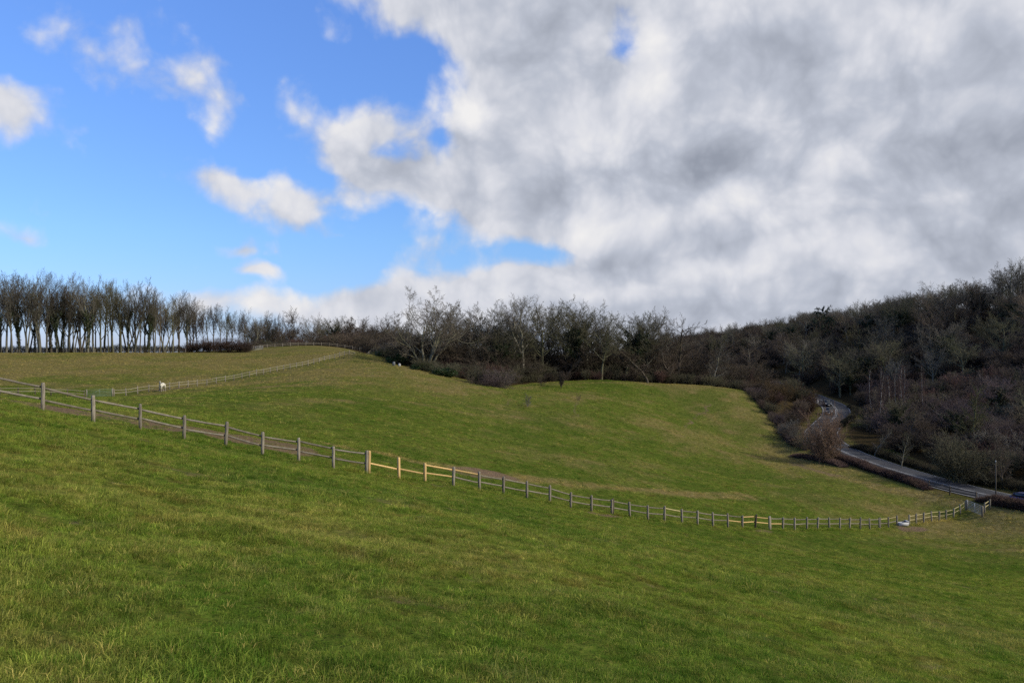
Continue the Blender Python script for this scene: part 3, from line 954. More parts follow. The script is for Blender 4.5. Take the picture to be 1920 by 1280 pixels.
dome = lambda s: 0.25 + 0.95 * math.sin(math.pi * min(1, 0.18 + 0.82 * s) ** 0.9)
taper = lambda s: 1.05 - 0.72 * s
PROTO = {}
def P_(**kw):
    b = dict(rmin=0.0125, tip=[0.18, 0.2, 0.25, 0.4, 0.5], wig=[0.05, 0.13, 0.17, 0.2, 0.2], trop=[0.03, 0.10, 0.07, 0.05, 0.04], n=[9, 5, 4, 2, 1], t0=[0.3, 0.2, 0.15, 0.1], rr=[1, 0.42, 0.5, 0.5, 0.6], shape=taper)
    b.update(kw)
    return b
def make_protos():
    # tall drawn-up trees of the hilltop belt
    for i in range(5):
        P = P_(rmin=0.0125, k=[1, 13, 7, 6, 4], rr=[1, 0.5, 0.55, 0.55, 0.7], ang=[0, 30 + 3 * i, 34, 36, 38], len=[1, 0.52, 0.54, 0.50, 0.55], t0=[0.24 + 0.05 * i, 0.25, 0.12, 0.1], trop=[0.05, 0.12, 0.11, 0.10, 0.08], shape=lambda s: 0.95 - 0.35 * s, wig=[0.05, 0.12, 0.17, 0.2, 0.2], tip=[0.4, 0.2, 0.25, 0.4, 0.5])
        PROTO['belt%d' % i] = tree_meshes('belt_tree', 11 + i, P, 13.5, 0.31)
    # belt trees forked low into two or three stems
    for i in range(3):
        P = P_(rmin=0.013, k=[1, 9, 7, 6, 4], rr=[1, 0.5, 0.55, 0.55, 0.7], ang=[0, 32, 34, 36, 38], len=[1, 0.44, 0.56, 0.50, 0.55], t0=[0.36, 0.2, 0.12, 0.1], wig=[0.07, 0.13, 0.17, 0.2, 0.2], trop=[0.10, 0.12, 0.11, 0.10, 0.08], shape=lambda s: 0.95 - 0.35 * s, tip=[0.4, 0.2, 0.25, 0.4, 0.5])
        st = [(0.05, 0, 0.18, 0.05, 14, 0.27), (-0.05, 0.05, -0.24, 0.0, 13.3, 0.24)] + ([(0, -0.05, 0.02, -0.22, 12.5, 0.20)] if i else [])
        PROTO['fork%d' % i] = tree_meshes('forked_tree', 31 + i, P, 14, 0.2, st)
    # ash-like: clean trunk, limbs swept up, rounded crown
    for i in range(4):
        P = P_(rmin=0.013, k=[1, 13, 8, 7, 7], ang=[0, 54, 42, 42, 44], len=[1, 0.80, 0.54, 0.48, 0.48], t0=[0.42, 0.25, 0.12, 0.1], trop=[0.03, 0.10, 0.06, 0.04, 0.03], shape=lambda s: 1.0 - 0.18 * s, n=[7, 6, 4, 2, 1], tip=[0.45, 0.2, 0.25, 0.4, 0.5], rr=[1, 0.55, 0.55, 0.55, 0.65])
        PROTO['ash%d' % i] = tree_meshes('ash_tree', 51 + i, P, 9.0, 0.30)
    # broad round crown, fine twigs
    for i in range(2):
        P = P_(k=[1, 20, 9, 8, 5], ang=[0, 66, 44, 44, 44], len=[1, 0.50, 0.44, 0.40, 0.42], t0=[0.22, 0.2, 0.12, 0.1], trop=[0.0, 0.07, 0.04, 0.03, 0.02], shape=lambda s: 1.0 - 0.35 * s * s, tip=[0.3, 0.2, 0.25, 0.4, 0.5])
        PROTO['round%d' % i] = tree_meshes('round_tree', 71 + i, P, 11, 0.34)
    # birch
    for i in range(2):
        P = P_(k=[1, 30, 9, 9], ang=[0, 34, 38, 40], len=[1, 0.20, 0.5, 0.5], t0=[0.25, 0.15, 0.1], trop=[0.03, 0.05, -0.03, -0.08], n=[9, 4, 3, 2], rmin=0.010)
        PROTO['birch%d' % i] = tree_meshes('birch_tree', 81 + i, P, 12, 0.11, split=0)
    # pale-barked limes of the wood's edge: crooked, wide, twiggy down to the ground
    P = P_(k=[1, 26, 9, 7, 5], ang=[0, 55, 45, 42, 42], len=[1, 0.36, 0.46, 0.42, 0.45], t0=[0.10, 0.15, 0.1, 0.1], trop=[0.02, 0.06, 0.03, 0.0, 0.0], wig=[0.10, 0.16, 0.2, 0.2, 0.2])
    PROTO['edge0'] = tree_meshes('edge_tree', 91, P, 11, 0.2)
    P = dict(P, k=[1, 20, 9, 7, 5]); PROTO['edge1'] = tree_meshes('edge_tree', 92, P, 9, 0.17)
    # the oak: heavy crooked limbs from a cluster of stems
    P = P_(k=[1, 8, 9, 9, 9], ang=[0, 50, 48, 48, 52], len=[1, 0.66, 0.50, 0.44, 0.42], t0=[0.38, 0.28, 0.15, 0.1], trop=[0.05, 0.07, 0.05, 0.03, 0.0], wig=[0.10, 0.18, 0.22, 0.26, 0.25], n=[8, 8, 6, 3, 1], shape=lambda s: 0.85 + 0.3 * s,
           tip=[0.35, 0.25, 0.25, 0.35, 0.5], rr=[1, 0.6, 0.55, 0.5, 0.55], rmin=0.014)
    PROTO['oak'] = tree_meshes('oak_tree', 8, P, 10, 0.42, [(0.15, 0, 0.10, 0.05, 10.5, 0.42), (-0.15, 0.05, -0.30, -0.10, 10.5, 0.34), (0.2, 0.1, 0.60, 0.1, 10.5, 0.32), (-0.2, -0.05, -0.75, 0.1, 9.5, 0.26), (0.1, -0.1, 0.30, -0.3, 10, 0.28)])
    # shrubs
    def shrub(key, seed, H, nst, lean, k, ang, trop=0.02, rmin=0.010, rad=0.05, ln=(1, 0.5, 0.45, 0.5)):
        rr = random.Random(seed)
        st = []
        for q in range(nst):
            a = rr.uniform(0, 6.28); l = lean * math.sqrt(rr.uniform(0.02, 1))
            st.append((0.35 * math.cos(a) * l, 0.35 * math.sin(a) * l, math.cos(a) * l, math.sin(a) * l, H * rr.uniform(0.7, 1.08), rad * rr.uniform(0.6, 1.2)))
        P = P_(k=k, ang=ang, len=list(ln), t0=[0.12, 0.1, 0.1], trop=[trop, trop, trop, trop], n=[5, 3, 2, 1], rmin=rmin, wig=[0.12, 0.18, 0.2, 0.2], shape=lambda s: 1.0 - 0.5 * s)
        PROTO[key] = tree_meshes('shrub', seed, P, H, rad, st, split=0)
    shrub('shrub0', 101, 4.0, 22, 0.75, [1, 10, 7, 4], [0, 42, 42, 42])
    shrub('shrub1', 102, 3.6, 18, 1.05, [1, 10, 7, 4], [0, 48, 45, 45], trop=0.05)
    shrub('shrub2', 103, 5.0, 24, 0.45, [1, 10, 7, 4], [0, 30, 35, 35], trop=0.04)
    shrub('shrub3', 104, 3.0, 20, 1.3, [1, 10, 7, 4], [0, 52, 50, 45], trop=0.0)
    shrub('sapling', 105, 2.0, 4, 0.35, [1, 9, 5, 3], [0, 40, 40, 40], rad=0.025, rmin=0.007)
    shrub('mound', 106, 4.6, 34, 1.15, [1, 9, 7, 4], [0, 40, 40, 42], trop=0.04, rad=0.06)
    # ivy on trunk and limbs
    for key, base, lo, hi, n, sp in (('ivyash', 'ash1', 0.3, 9.5, 6000, 0.6), ('ivybelt', 'belt1', 0.2, 9.0, 2600, 0.36), ('ivytall', 'belt2', 0.2, 15.0, 4600, 0.8)):
        t, c, g = PROTO[base]
        r = np.random.default_rng(hash(base) % 1000 if False else len(base) * 7 + n)
        segs = list(g.lev[0]) + [s for s in g.lev[1] if s[6] > 0.06]
        PROTO[key] = (t, c, g, leaves(along(segs, n, sp, r, lo, hi), 0.16, n, IVY, 'ivy'))
    # evergreen bush: leafy lumps
    r = np.random.default_rng(5)
    def lumps(n, blobs, seed):
        rr = np.random.default_rng(seed)
        pts = []
        w = np.array([b[3] ** 2 for b in blobs]); w = w / w.sum()
        for i in rr.choice(len(blobs), n, p=w):
            x, y, z, R = blobs[i]
            d = rr.normal(0, 1, 3); d /= np.linalg.norm(d)
            pts.append((x + d[0] * R * rr.uniform(.72, 1.05), y + d[1] * R * rr.uniform(.72, 1.05), max(0.05, z + d[2] * R * 0.8 * rr.uniform(.72, 1.05))))
        return pts
    bl = [(rr_.uniform(-1.6, 1.6), rr_.uniform(-1.4, 1.4), rr_.uniform(0.5, 1.7), rr_.uniform(0.7, 1.2)) for rr_ in [random.Random(9)] for _ in range(12)]
    core = PROTO['shrub1']
    PROTO['evergreen'] = (core[0], core[1], core[2], leaves(lumps(6500, bl, 4), 0.11, 44, HOLLY, 'foliage'))
    # conifer (pine-like, dense head) and cedar (flat tiers)
    P = P_(k=[1, 30, 6], ang=[0, 72, 40], len=[1, 0.30, 0.45], t0=[0.22, 0.2], trop=[0.0, 0.02, 0.02], n=[8, 4, 2], shape=lambda s: 0.55 + 0.75 * math.sin(math.pi * min(1, s * 0.9 + 0.12)))
    t, c, g = tree_meshes('conifer', 121, P, 14, 0.3)
    PROTO['conifer'] = (t, c, g, leaves(along(g.lev[2] + g.lev[1], 9000, 0.35, r, 2.5), 0.20, 66, NEEDLE, 'needles'))
    P = P_(k=[1, 16, 9], ang=[0, 82, 50], len=[1, 0.55, 0.35], t0=[0.45, 0.25], trop=[0.0, 0.02, -0.02], n=[8, 5, 2], wig=[0.05, 0.06, 0.08], shape=lambda s: 0.8 + 0.35 * s)
    t, c, g = tree_meshes('cedar', 122, P, 15, 0.45)
    q = along(g.lev[2] + g.lev[1], 9000, 0.30, r, 4); q[:, 2] = q[:, 2] * 0.4 + 0.6 * (np.round(q[:, 2] / 1.7) * 1.7)
    PROTO['cedar'] = (t, c, g, leaves(q, 0.22, 67, NEEDLE, 'needles', flat=0.7))
make_protos()
PH = {'belt': 20, 'fork': 19, 'ash': 17.5, 'roun': 14.5, 'birc': 12.5, 'edge': 11.5, 'oak': 19.5, 'shru': 4.2, 'sapl': 2.2, 'moun': 5.0, 'ivyt': 20, 'ivya': 17.5, 'ivyb': 20, 'ever': 3.2, 'coni': 15, 'ceda': 16.5}
# measured heights
for k_, v_ in PROTO.items():
    PH[k_] = max(np.array(v_[0].vertices[0].co)[2], max(vt.co[2] for vt in v_[1].vertices))

TRW = random.Random(42)
REG = []
def plant(kind, X, Y, h, label, cat, group, name, tone, wide=1.0, rz=None, dz=0.0, lean=0.0, vary=0.12):
    """a tree or shrub with its trunk and crown (and ivy or needles) as parts"""
    pr = PROTO[kind]
    s = h / PH[kind]
    e = empty(name, (X, Y, hz(X, Y) + dz), TRW.uniform(0, 6.28) if rz is None else rz)
    e.scale = (s * wide, s * wide, s)
    if lean:
        e.rotation_euler[0] = TRW.gauss(0, lean); e.rotation_euler[1] = TRW.gauss(0, lean)
    shrubby = kind[:4] in ('shru', 'sapl', 'moun', 'ever')
    q = 1 + TRW.uniform(-vary, vary * 1.6)
    bt, tt = [tuple(v * q for v in k_) for k_ in tone]
    link('stem' if shrubby else 'trunk', pr[0], e, color=bt)
    link('twigs' if shrubby else 'crown', pr[1], e, color=tt)
    if len(pr) > 3:
        link({'c': 'needles', 'i': 'ivy', 'e': 'foliage'}[kind[0]], pr[3], e)
    tag(e, label, cat, group)
    REG.append((e, kind, tone, X, Y))
    return e
def top_h(px, ytop, d):
    """height a tree standing d metres off needs so that its top shows at ytop"""
    X, Y = at(px, d)
    return (640 - ytop) / F * d - hz(X, Y)
GREY = ((0.100, 0.094, 0.070), (0.100, 0.088, 0.070))
OLIVE = ((0.088, 0.085, 0.050), (0.090, 0.082, 0.050))
BROWN = ((0.085, 0.070, 0.052), (0.088, 0.067, 0.050))
RED = ((0.080, 0.056, 0.044), (0.088, 0.052, 0.042))
PALE = ((0.20, 0.185, 0.145), (0.115, 0.100, 0.078))
PURPLE = ((0.085, 0.066, 0.060), (0.090, 0.066, 0.062))
WHITE = ((0.42, 0.40, 0.36), (0.085, 0.058, 0.052))
def interp(tab, x):
    return float(np.interp(x, [a for a, b in tab], [b for a, b in tab]))

# ---- the hilltop belt on the left
TOP_L = [(-60, 530), (0, 520), (20, 505), (60, 503), (100, 510), (130, 512), (200, 520), (260, 525), (300, 542), (350, 545), (375, 562), (400, 570), (450, 571), (480, 585), (520, 590)]
DEP_L = [(-60, 212), (0, 216), (150, 222), (300, 234), (400, 262), (520, 300)]
belt = []
x = -22.0
while x < 352:
    belt.append((x, 0)); x += TRW.uniform(9, 16)
x = -20.0
while x < 372:
    belt.append((x, 1)); x += TRW.uniform(13, 22)
x = 350
while x < 535:
    belt.append((x, 2)); x += TRW.uniform(8, 13)
ORD = ['first', 'second', 'third', 'fourth', 'fifth', 'sixth', 'seventh', 'eighth', 'ninth', 'tenth', 'eleventh', 'twelfth', 'thirteenth', 'fourteenth', 'fifteenth', 'sixteenth', 'seventeenth', 'eighteenth', 'nineteenth', 'twentieth']
ORD += ['twenty-' + o for o in ORD[:9]] + ['thirtieth'] + ['thirty-' + o for o in ORD[:9]] + ['fortieth'] + ['forty-' + o for o in ORD[:9]]
cnt = {0: 0, 1: 0, 2: 0}
for px, row in sorted(belt):
    d = interp(DEP_L, px) + row * 9 + TRW.uniform(-2.5, 2.5) if row < 2 else interp(DEP_L, px) + TRW.uniform(-8, 12)
    X, Y = at(px, d)
    yt = interp(TOP_L, px) + TRW.uniform(-10, 20) + (6 if row == 1 else 0)
    kind = TRW.choice(['belt0', 'belt1', 'belt2', 'belt3', 'belt4', 'belt0', 'belt3', 'fork0', 'fork2'] + (['ivybelt', 'ivybelt'] if row == 0 else []))
    if row == 0 and abs(px - 122) < 6: kind = 'ivytall'
    tone = TRW.choice([GREY, GREY, OLIVE, BROWN])
    if -25 < px:
        cnt[row] += 1
    if kind == 'ivytall':
        lab = 'tall tree clothed in dark ivy to its top, standing in the hilltop belt'
    elif row == 0:
        lab = '%s tall bare tree from the photo\'s left edge, front row of hilltop belt' % ORD[cnt[0]] if px > -25 else 'tall bare tree cut by the photo\'s left edge, end of the hilltop belt'
    elif row == 1:
        lab = 'tall bare tree in the rear row of the hilltop belt, seen between front trunks'
    else:
        lab = 'bare tree behind the brown thicket, where the hilltop belt runs lower'
    plant(kind, X, Y, top_h(px, yt, d), lab, 'tree', 'trees of the hilltop belt' if row == 0 else ('rear trees of the hilltop belt' if row == 1 else 'trees beyond the brown thicket'),
          'belt_tree', tone, wide=TRW.uniform(0.6, 1.0), lean=0.022, vary=0.25)

# ---- trees beyond the upper field, between thicket and oak
for px, yt, d, kind, tone, wd, lab in [
    (548, 572, 300, 'round0', BROWN, 0.62, 'dark dome-headed bare tree standing above the far paddock rails'),
    (505, 592, 310, 'ash0', GREY, 0.8, 'thin bare tree just left of the dark dome-headed tree'), (525, 600, 318, 'belt1', BROWN, 1.0, 'slim bare tree close against the dark dome-headed tree'),
    (590, 585, 322, 'ash2', PALE, 0.9, 'pale bare tree just right of the dark dome-headed tree'), (608, 596, 330, 'ash3', PALE, 0.9, 'second pale bare tree right of the dark dome-headed tree'),
    (628, 587, 305, 'ivyash', OLIVE, 0.85, 'dark ivy-covered tree above the far paddock rails'), (645, 600, 315, 'ash1', BROWN, 1.0, 'brown bare tree right of the ivy-covered tree by the far rails'),
    (662, 600, 305, 'edge0', BROWN, 1.1, 'bushy brown tree above the far rails, short of the oak'), (685, 590, 310, 'ash0', BROWN, 1.0, 'taller bare tree above the far rails, short of the oak'),
    (705, 592, 300, 'edge1', BROWN, 1.2, 'twiggy brown tree at the end of the far rails'), (722, 585, 292, 'ash3', GREY, 1.0, 'grey bare tree just behind the oak, on its left'), (640, 612, 296, 'edge1', RED, 1.2, 'low reddish tree behind the far rails')]:
    X, Y = at(px, d)
    plant(kind, X, Y, top_h(px, yt, d), lab, 'tree', None, 'woodland_tree', tone, wide=wd)
px = 466.0
while px < 745:
    d = TRW.uniform(296, 345)
    X, Y = at(px, d)
    yt = interp([(466, 590), (520, 600), (600, 596), (680, 600), (745, 592)], px) + TRW.uniform(0, 20)
    plant(TRW.choice(['ash0', 'ash1', 'ash2', 'ash3', 'edge0', 'belt2', 'fork1', 'ivyash'] if px < 610 else ['ash1', 'edge0', 'edge1', 'edge0', 'ash3', 'ivyash']), X, Y, top_h(px, yt, d), 'tree in the wood beyond the far paddock rails', 'tree', 'wood beyond the far paddock rails', 'woodland_tree', TRW.choice([GREY, BROWN, BROWN] if px < 610 else [BROWN, RED, BROWN, OLIVE]), wide=TRW.uniform(0.9, 1.25))
    px += TRW.uniform(7, 13)
# low brown scrub behind the far rails
px = 470
while px < 745:
    d = TRW.uniform(272, 292)
    X, Y = at(px, d)
    hh = interp([(470, 3.0), (560, 3.2), (620, 5.0), (690, 7.5), (745, 8.5)], px) * TRW.uniform(0.8, 1.15)
    plant(TRW.choice(['shrub0', 'shrub2', 'shrub1']), X, Y, hh, 'brown bare shrub in the scrub behind the far paddock rails', 'shrub', 'scrub behind the far paddock rails', 'shrub', TRW.choice([BROWN, RED, BROWN, OLIVE]), wide=TRW.uniform(0.9, 1.4))
    px += TRW.uniform(7, 12)
# brown thicket in front of the belt
for px, h, wd in ((356, 3.6, 0.95), (374, 4.5, 1.0), (392, 5.0, 1.0), (411, 5.3, 1.0), (430, 5.2, 1.0), (448, 4.6, 1.0), (462, 3.6, 0.9)):
    X, Y = at(px, 236 + TRW.uniform(-1, 1))
    plant('mound', X, Y, h, 'dense dark brown thicket shrub, one of a close clump before the hilltop belt', 'shrub', 'shrubs of the brown thicket', 'thicket_shrub', ((0.060, 0.042, 0.032), (0.056, 0.036, 0.028)), wide=wd * 5.0 / h)

# ---- the oak and the copse in the middle
X, Y = at(800, 178)
plant('oak', X, Y, top_h(800, 534, 178), 'great spreading bare oak with pale crooked limbs at the copse end', 'tree', None, 'oak_tree', ((0.17, 0.155, 0.105), (0.125, 0.105, 0.08)), rz=0.0, wide=1.08)
COPSE = [(872, 572, 190, 'ash0', GREY, 0.95, 'bare grey-twigged tree next to the oak on its right'), (900, 565, 196, 'ash2', GREY, 1.0, 'bare grey-twigged tree, second right of the oak'), (925, 566, 192, 'ash3', OLIVE, 0.9, 'bare olive-twigged tree left of the pale-stemmed tall pair'),
    (958, 553, 186, 'belt1', PALE, 1.1, 'tallest pale-stemmed bare tree of the copse, left of its pair'), (978, 556, 184, 'belt3', PALE, 1.1, 'pale-stemmed bare tree of the copse, right of the tall pair'),
    (1018, 556, 190, 'ash1', OLIVE, 0.82, 'dense olive-headed tree standing apart, right of the pale pair'), (1032, 580, 198, 'ash3', GREY, 0.8, 'thin bare tree behind the dense olive-headed tree'),
    (1062, 570, 200, 'ash2', GREY, 0.8, 'open bare tree left of the ivy column in the copse'), (1084, 566, 192, 'ivyash', OLIVE, 0.75, 'ivy-columned tree in the middle of the copse'),
    (1104, 562, 196, 'ash0', GREY, 0.9, 'upright bare tree right of the ivy column'), (1128, 578, 189, 'ash3', OLIVE, 0.85, 'small-headed bare tree on a straight clean trunk at the copse edge'),
    (1150, 612, 215, 'edge0', GREY, 1.1, 'low bare tree in the dip of the copse skyline'), (1192, 577, 200, 'ivyash', OLIVE, 0.85, 'ivy-clad tree with upright twigs, right of the skyline dip'), (1215, 580, 203, 'ash1', GREY, 0.8, 'bare upright-twigged tree right beside the second ivy-clad tree'),
    (1238, 592, 208, 'ash2', BROWN, 0.8, 'bare tree left of the dome-headed tree at the copse end'), (1272, 592, 206, 'round1', BROWN, 0.80, 'dome-headed dark bare tree at the right end of the copse'), (1300, 625, 214, 'edge1', BROWN, 1.2, 'low brown tree under the dome-headed tree on its right'),
    (1338, 640, 203, 'edge0', PALE, 0.85, 'pale crooked bare tree at the corner of the bowl'), (845, 600, 200, 'edge0', OLIVE, 1.3, 'olive bushy tree behind the oak on its right'), (752, 612, 205, 'edge1', OLIVE, 1.4, 'olive bushy tree behind the oak on its left'),
    (940, 610, 182, 'ivyash', OLIVE, 1.0, 'lower ivy-dark tree before the pale pair'), (1000, 625, 195, 'edge0', BROWN, 1.2, 'brown bushy tree in the gap right of the pale pair'), (1170, 625, 196, 'edge1', OLIVE, 1.3, 'olive bushy tree below the skyline dip'), (1115, 640, 200, 'edge0', BROWN, 1.2, 'brown bushy tree below the upright copse trees'),
    (1255, 640, 200, 'edge0', BROWN, 1.3, 'brown bushy tree below the dome-headed tree'), (905, 628, 184, 'edge1', OLIVE, 1.4, 'olive bushy tree before the grey-twigged pair'), (815, 620, 190, 'ivyash', OLIVE, 1.0, 'short ivy-dark tree close behind the oak'), (1060, 625, 188, 'edge1', BROWN, 1.2, 'brown bushy tree left below the ivy column'),
    (770, 605, 196, 'ash1', GREY, 0.8, 'thin bare tree between the oak and the olive tree on its left'), (1215, 640, 190, 'edge1', BROWN, 1.2, 'brown bushy tree at the edge below the second ivy-clad tree')]
for px, yt, d, kind, tone, wd, lab in COPSE:
    X, Y = at(px, d)
    plant(kind, X, Y, top_h(px, yt - 6, d), lab, 'tree', None, 'copse_tree', tone, wide=wd * 1.2)
px = 850.0
cn = 0
while px < 1330:
    d = TRW.uniform(214, 246)
    X, Y = at(px, d)
    yt = interp([(850, 582), (960, 572), (1100, 580), (1160, 612), (1200, 592), (1260, 606), (1330, 632)], px) + TRW.uniform(14, 40)
    cn += 1
    plant(TRW.choice(['ash0', 'ash1', 'ash2', 'ash3', 'ivyash', 'edge0', 'round1']), X, Y, top_h(px, yt, d), '%s bare tree from the oak in the back rank of the copse' % ORD[cn - 1], 'tree', 'back rank of the copse', 'copse_tree', TRW.choice([GREY, OLIVE, BROWN]), wide=TRW.uniform(1.0, 1.3))
    px += TRW.uniform(13, 22)
# edge scrub of the copse: dark under-storey
def wood_edge(px):
    return interp([(700, 196), (745, 187), (780, 176), (860, 169), (940, 165), (965, 170), (1000, 179), (1060, 185), (1150, 188), (1300, 199), (1400, 198)], px)
for row, (dd, hh, stp) in enumerate(((3.5, 3.0, 12), (9, 4.6, 12))):
    px = 712.0 + row * 3
    while px < 1400:
        d = wood_edge(px) + dd + TRW.uniform(-2, 2)
        X, Y = at(px, d)
        h = hh * TRW.uniform(0.7, 1.2) * interp([(700, 0.9), (760, 0.9), (800, 1.0), (1400, 1.0)], px)
        tone = TRW.choice([BROWN, OLIVE, RED, BROWN, OLIVE, OLIVE])
        plant(TRW.choice(['shrub0', 'shrub1', 'shrub2', 'mound']), X, Y, h, ['low bare shrub along the front edge of the copse', 'bare shrub in the second rank of the copse edge', 'tall bare shrub deep under the copse trees'][row],
              'shrub', ['front shrubs of the copse edge', 'second rank of copse shrubs', 'inner copse shrubs'][row], 'shrub', tone, wide=TRW.uniform(0.9, 1.35))
        px += stp * TRW.uniform(0.7, 1.4)
# evergreen bushes under the oak
for px, d, h, wd, lab in ((795, 170, 3.3, 1.3, 'dark green evergreen bush below the oak, left of its twin'), (838, 166.5, 3.4, 1.35, 'dark green evergreen bush below the oak, right of its twin'), (742, 182, 4.2, 1.0, 'dark evergreen bush at the fence end, left of the oak'), (724, 192, 3.6, 1.2, 'low dark evergreen bush where the rails meet the copse')):
    X, Y = at(px, d)
    plant('evergreen', X, Y, h, lab, 'bush', None, 'evergreen_bush', OLIVE, wide=wd, dz=-0.2)
for px, d, h, kind, tone, wd, lab in ((900, 161.5, 4.6, 'mound', OLIVE, 1.0, 'rounded olive-brown shrub right of the evergreen bushes'), (933, 160, 4.3, 'shrub3', ((0.13, 0.10, 0.09), (0.13, 0.10, 0.092)), 1.2, 'pale purplish bramble mound at the copse corner'), (918, 158, 3.0, 'shrub3', PURPLE, 1.2, 'low purplish bramble before the bramble mound'),
                             (882, 157, 2.2, 'sapling', BROWN, 1.2, 'small brown sapling in the grass before the olive shrub'), (1018, 172, 2.7, 'sapling', BROWN, 1.1, 'thin sapling at the top of the bowl, left of a bushier one'), (1052, 170, 4.0, 'shrub2', BROWN, 0.42, 'dark bushy sapling out in the grass before the copse'),
                             (989, 140, 2.7, 'sapling', GREY, 1.0, 'lone grey sapling halfway up the bowl'), (1084, 152, 1.5, 'sapling', BROWN, 1.0, 'tiny sapling beside the worn line in the bowl')):
    X, Y = at(px, d)
    plant(kind, X, Y, h, lab, 'shrub', None, 'sapling' if kind == 'sapling' else 'shrub', tone, wide=wd)

# ---- the wooded hill on the right
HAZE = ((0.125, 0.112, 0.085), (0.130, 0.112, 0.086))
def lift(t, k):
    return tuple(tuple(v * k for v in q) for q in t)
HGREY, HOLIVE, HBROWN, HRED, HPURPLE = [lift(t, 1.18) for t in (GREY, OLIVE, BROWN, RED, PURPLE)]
RIDGE = [(60, 400), (95, 350), (115, 312), (135, 272), (149, 230), (160, 205), (175, 180)]
SKY_R = [(1080, 630), (1300, 630), (1325, 627), (1345, 618), (1380, 610), (1430, 603), (1480, 598), (1510, 580), (1560, 578), (1600, 565), (1660, 556), (1700, 545), (1750, 535), (1800, 520), (1850, 515), (1880, 490), (1960, 480)]
RID = catmull(RIDGE, 7.0)
nr = 0
for k, (rx, ry) in enumerate(RID):
    for off in (0, 8):
        X, Y = rx + off * 0.7 + TRW.uniform(-3, 3), ry + off * 0.5 + TRW.uniform(-3, 3)
        px = 960 + F * X / Y
        if px > 2120: continue
        yt = interp(SKY_R, px) + TRW.uniform(-6, 16)
        h = (640 - yt) / F * Y - hz(X, Y)
        h = max(8.0, min(24, h))
        kind = TRW.choice(['belt0', 'belt2', 'fork0', 'ash0', 'ash2', 'ash3', 'belt3', 'ivyash', 'round1'])
        nr += 1
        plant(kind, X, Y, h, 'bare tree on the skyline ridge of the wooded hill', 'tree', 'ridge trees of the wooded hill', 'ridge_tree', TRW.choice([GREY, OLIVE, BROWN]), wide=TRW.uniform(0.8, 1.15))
for px, yt, d, kind, tone, wd, lab in ((1545, 571, 285, 'conifer', OLIVE, 0.9, 'dark conifer rising from the skyline of the wooded hill'), (1432, 600, 345, 'cedar', OLIVE, 1.3, 'flat-topped cedar on the far skyline'), (1512, 578, 300, 'ash1', PALE, 0.9, 'pale bare tree on the skyline left of the conifer'),
                                       (1895, 488, 226, 'round0', GREY, 0.9, 'tallest broad-headed bare tree at the right end of the ridge'), (1780, 525, 240, 'ash0', GREY, 1.0, 'open bare tree on the ridge with sky behind its trunk'), (1835, 528, 236, 'round1', BROWN, 0.9, 'dome-headed bare tree near the right end of the ridge'),
                                       (1735, 545, 246, 'ivytall', OLIVE, 1.1, 'ivy-black tree on the ridge, right of centre of the hill'), (1690, 556, 256, 'ivyash', OLIVE, 1.1, 'ivy-black tree on the ridge, left of the blackest one')):
    X, Y = at(px, d)
    plant(kind, X, Y, top_h(px, yt, d), lab, 'tree', None, 'ridge_tree', tone, wide=wd)
# slope
def slope_plant(n, kinds, hlo, hhi, box, tones, lab, cat, grp, name, wlo=0.9, whi=1.3):
    c = 0
    t = 0
    done = []
    while c < n and t < n * 40:
        t += 1
        X, Y = TRW.uniform(box[0], box[1]), TRW.uniform(box[2], box[3])
        px = 960 + F * X / Y
        if not ((1330 if Y < 250 else 1080) < px < 2050): continue
        if not inside(np.array([X]), np.array([Y]), BANK_POLY)[0]: continue
        rd = road_dist(np.array([X]), np.array([Y]))[0][0]
        if rd < 6.5: continue
        if any((X - a) ** 2 + (Y - b) ** 2 < 5.0 for a, b in done): continue
        if rd < 9 and cat == 'shrub' and X < 80: continue
        done.append((X, Y))
        c += 1
        hh = TRW.uniform(hlo, hhi)
        if cat == 'tree':
            hh = max(4.0, min(hh, (640 - interp(SKY_R, px) - 3) / F * Y - hz(X, Y)))
        plant(TRW.choice(kinds), X, Y, hh, lab, cat, grp, name, TRW.choice(tones), wide=TRW.uniform(wlo, whi), vary=0.28)
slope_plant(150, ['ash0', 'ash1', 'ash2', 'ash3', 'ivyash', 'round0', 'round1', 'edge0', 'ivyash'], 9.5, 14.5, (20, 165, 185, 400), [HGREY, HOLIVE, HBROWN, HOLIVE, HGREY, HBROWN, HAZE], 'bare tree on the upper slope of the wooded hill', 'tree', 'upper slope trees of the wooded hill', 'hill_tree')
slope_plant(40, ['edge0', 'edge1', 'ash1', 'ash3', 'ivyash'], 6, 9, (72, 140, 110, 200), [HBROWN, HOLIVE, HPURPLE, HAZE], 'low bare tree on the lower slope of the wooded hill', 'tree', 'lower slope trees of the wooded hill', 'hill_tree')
slope_plant(110, ['shrub0', 'shrub1', 'shrub2', 'mound', 'mound', 'shrub3'], 3.0, 5.6, (66, 145, 95, 210), [HBROWN, HRED, HPURPLE, HBROWN, HOLIVE, HRED, HAZE], 'brown scrub bush on the slope above the road', 'shrub', 'scrub on the slope above the road', 'shrub', 1.0, 1.6)
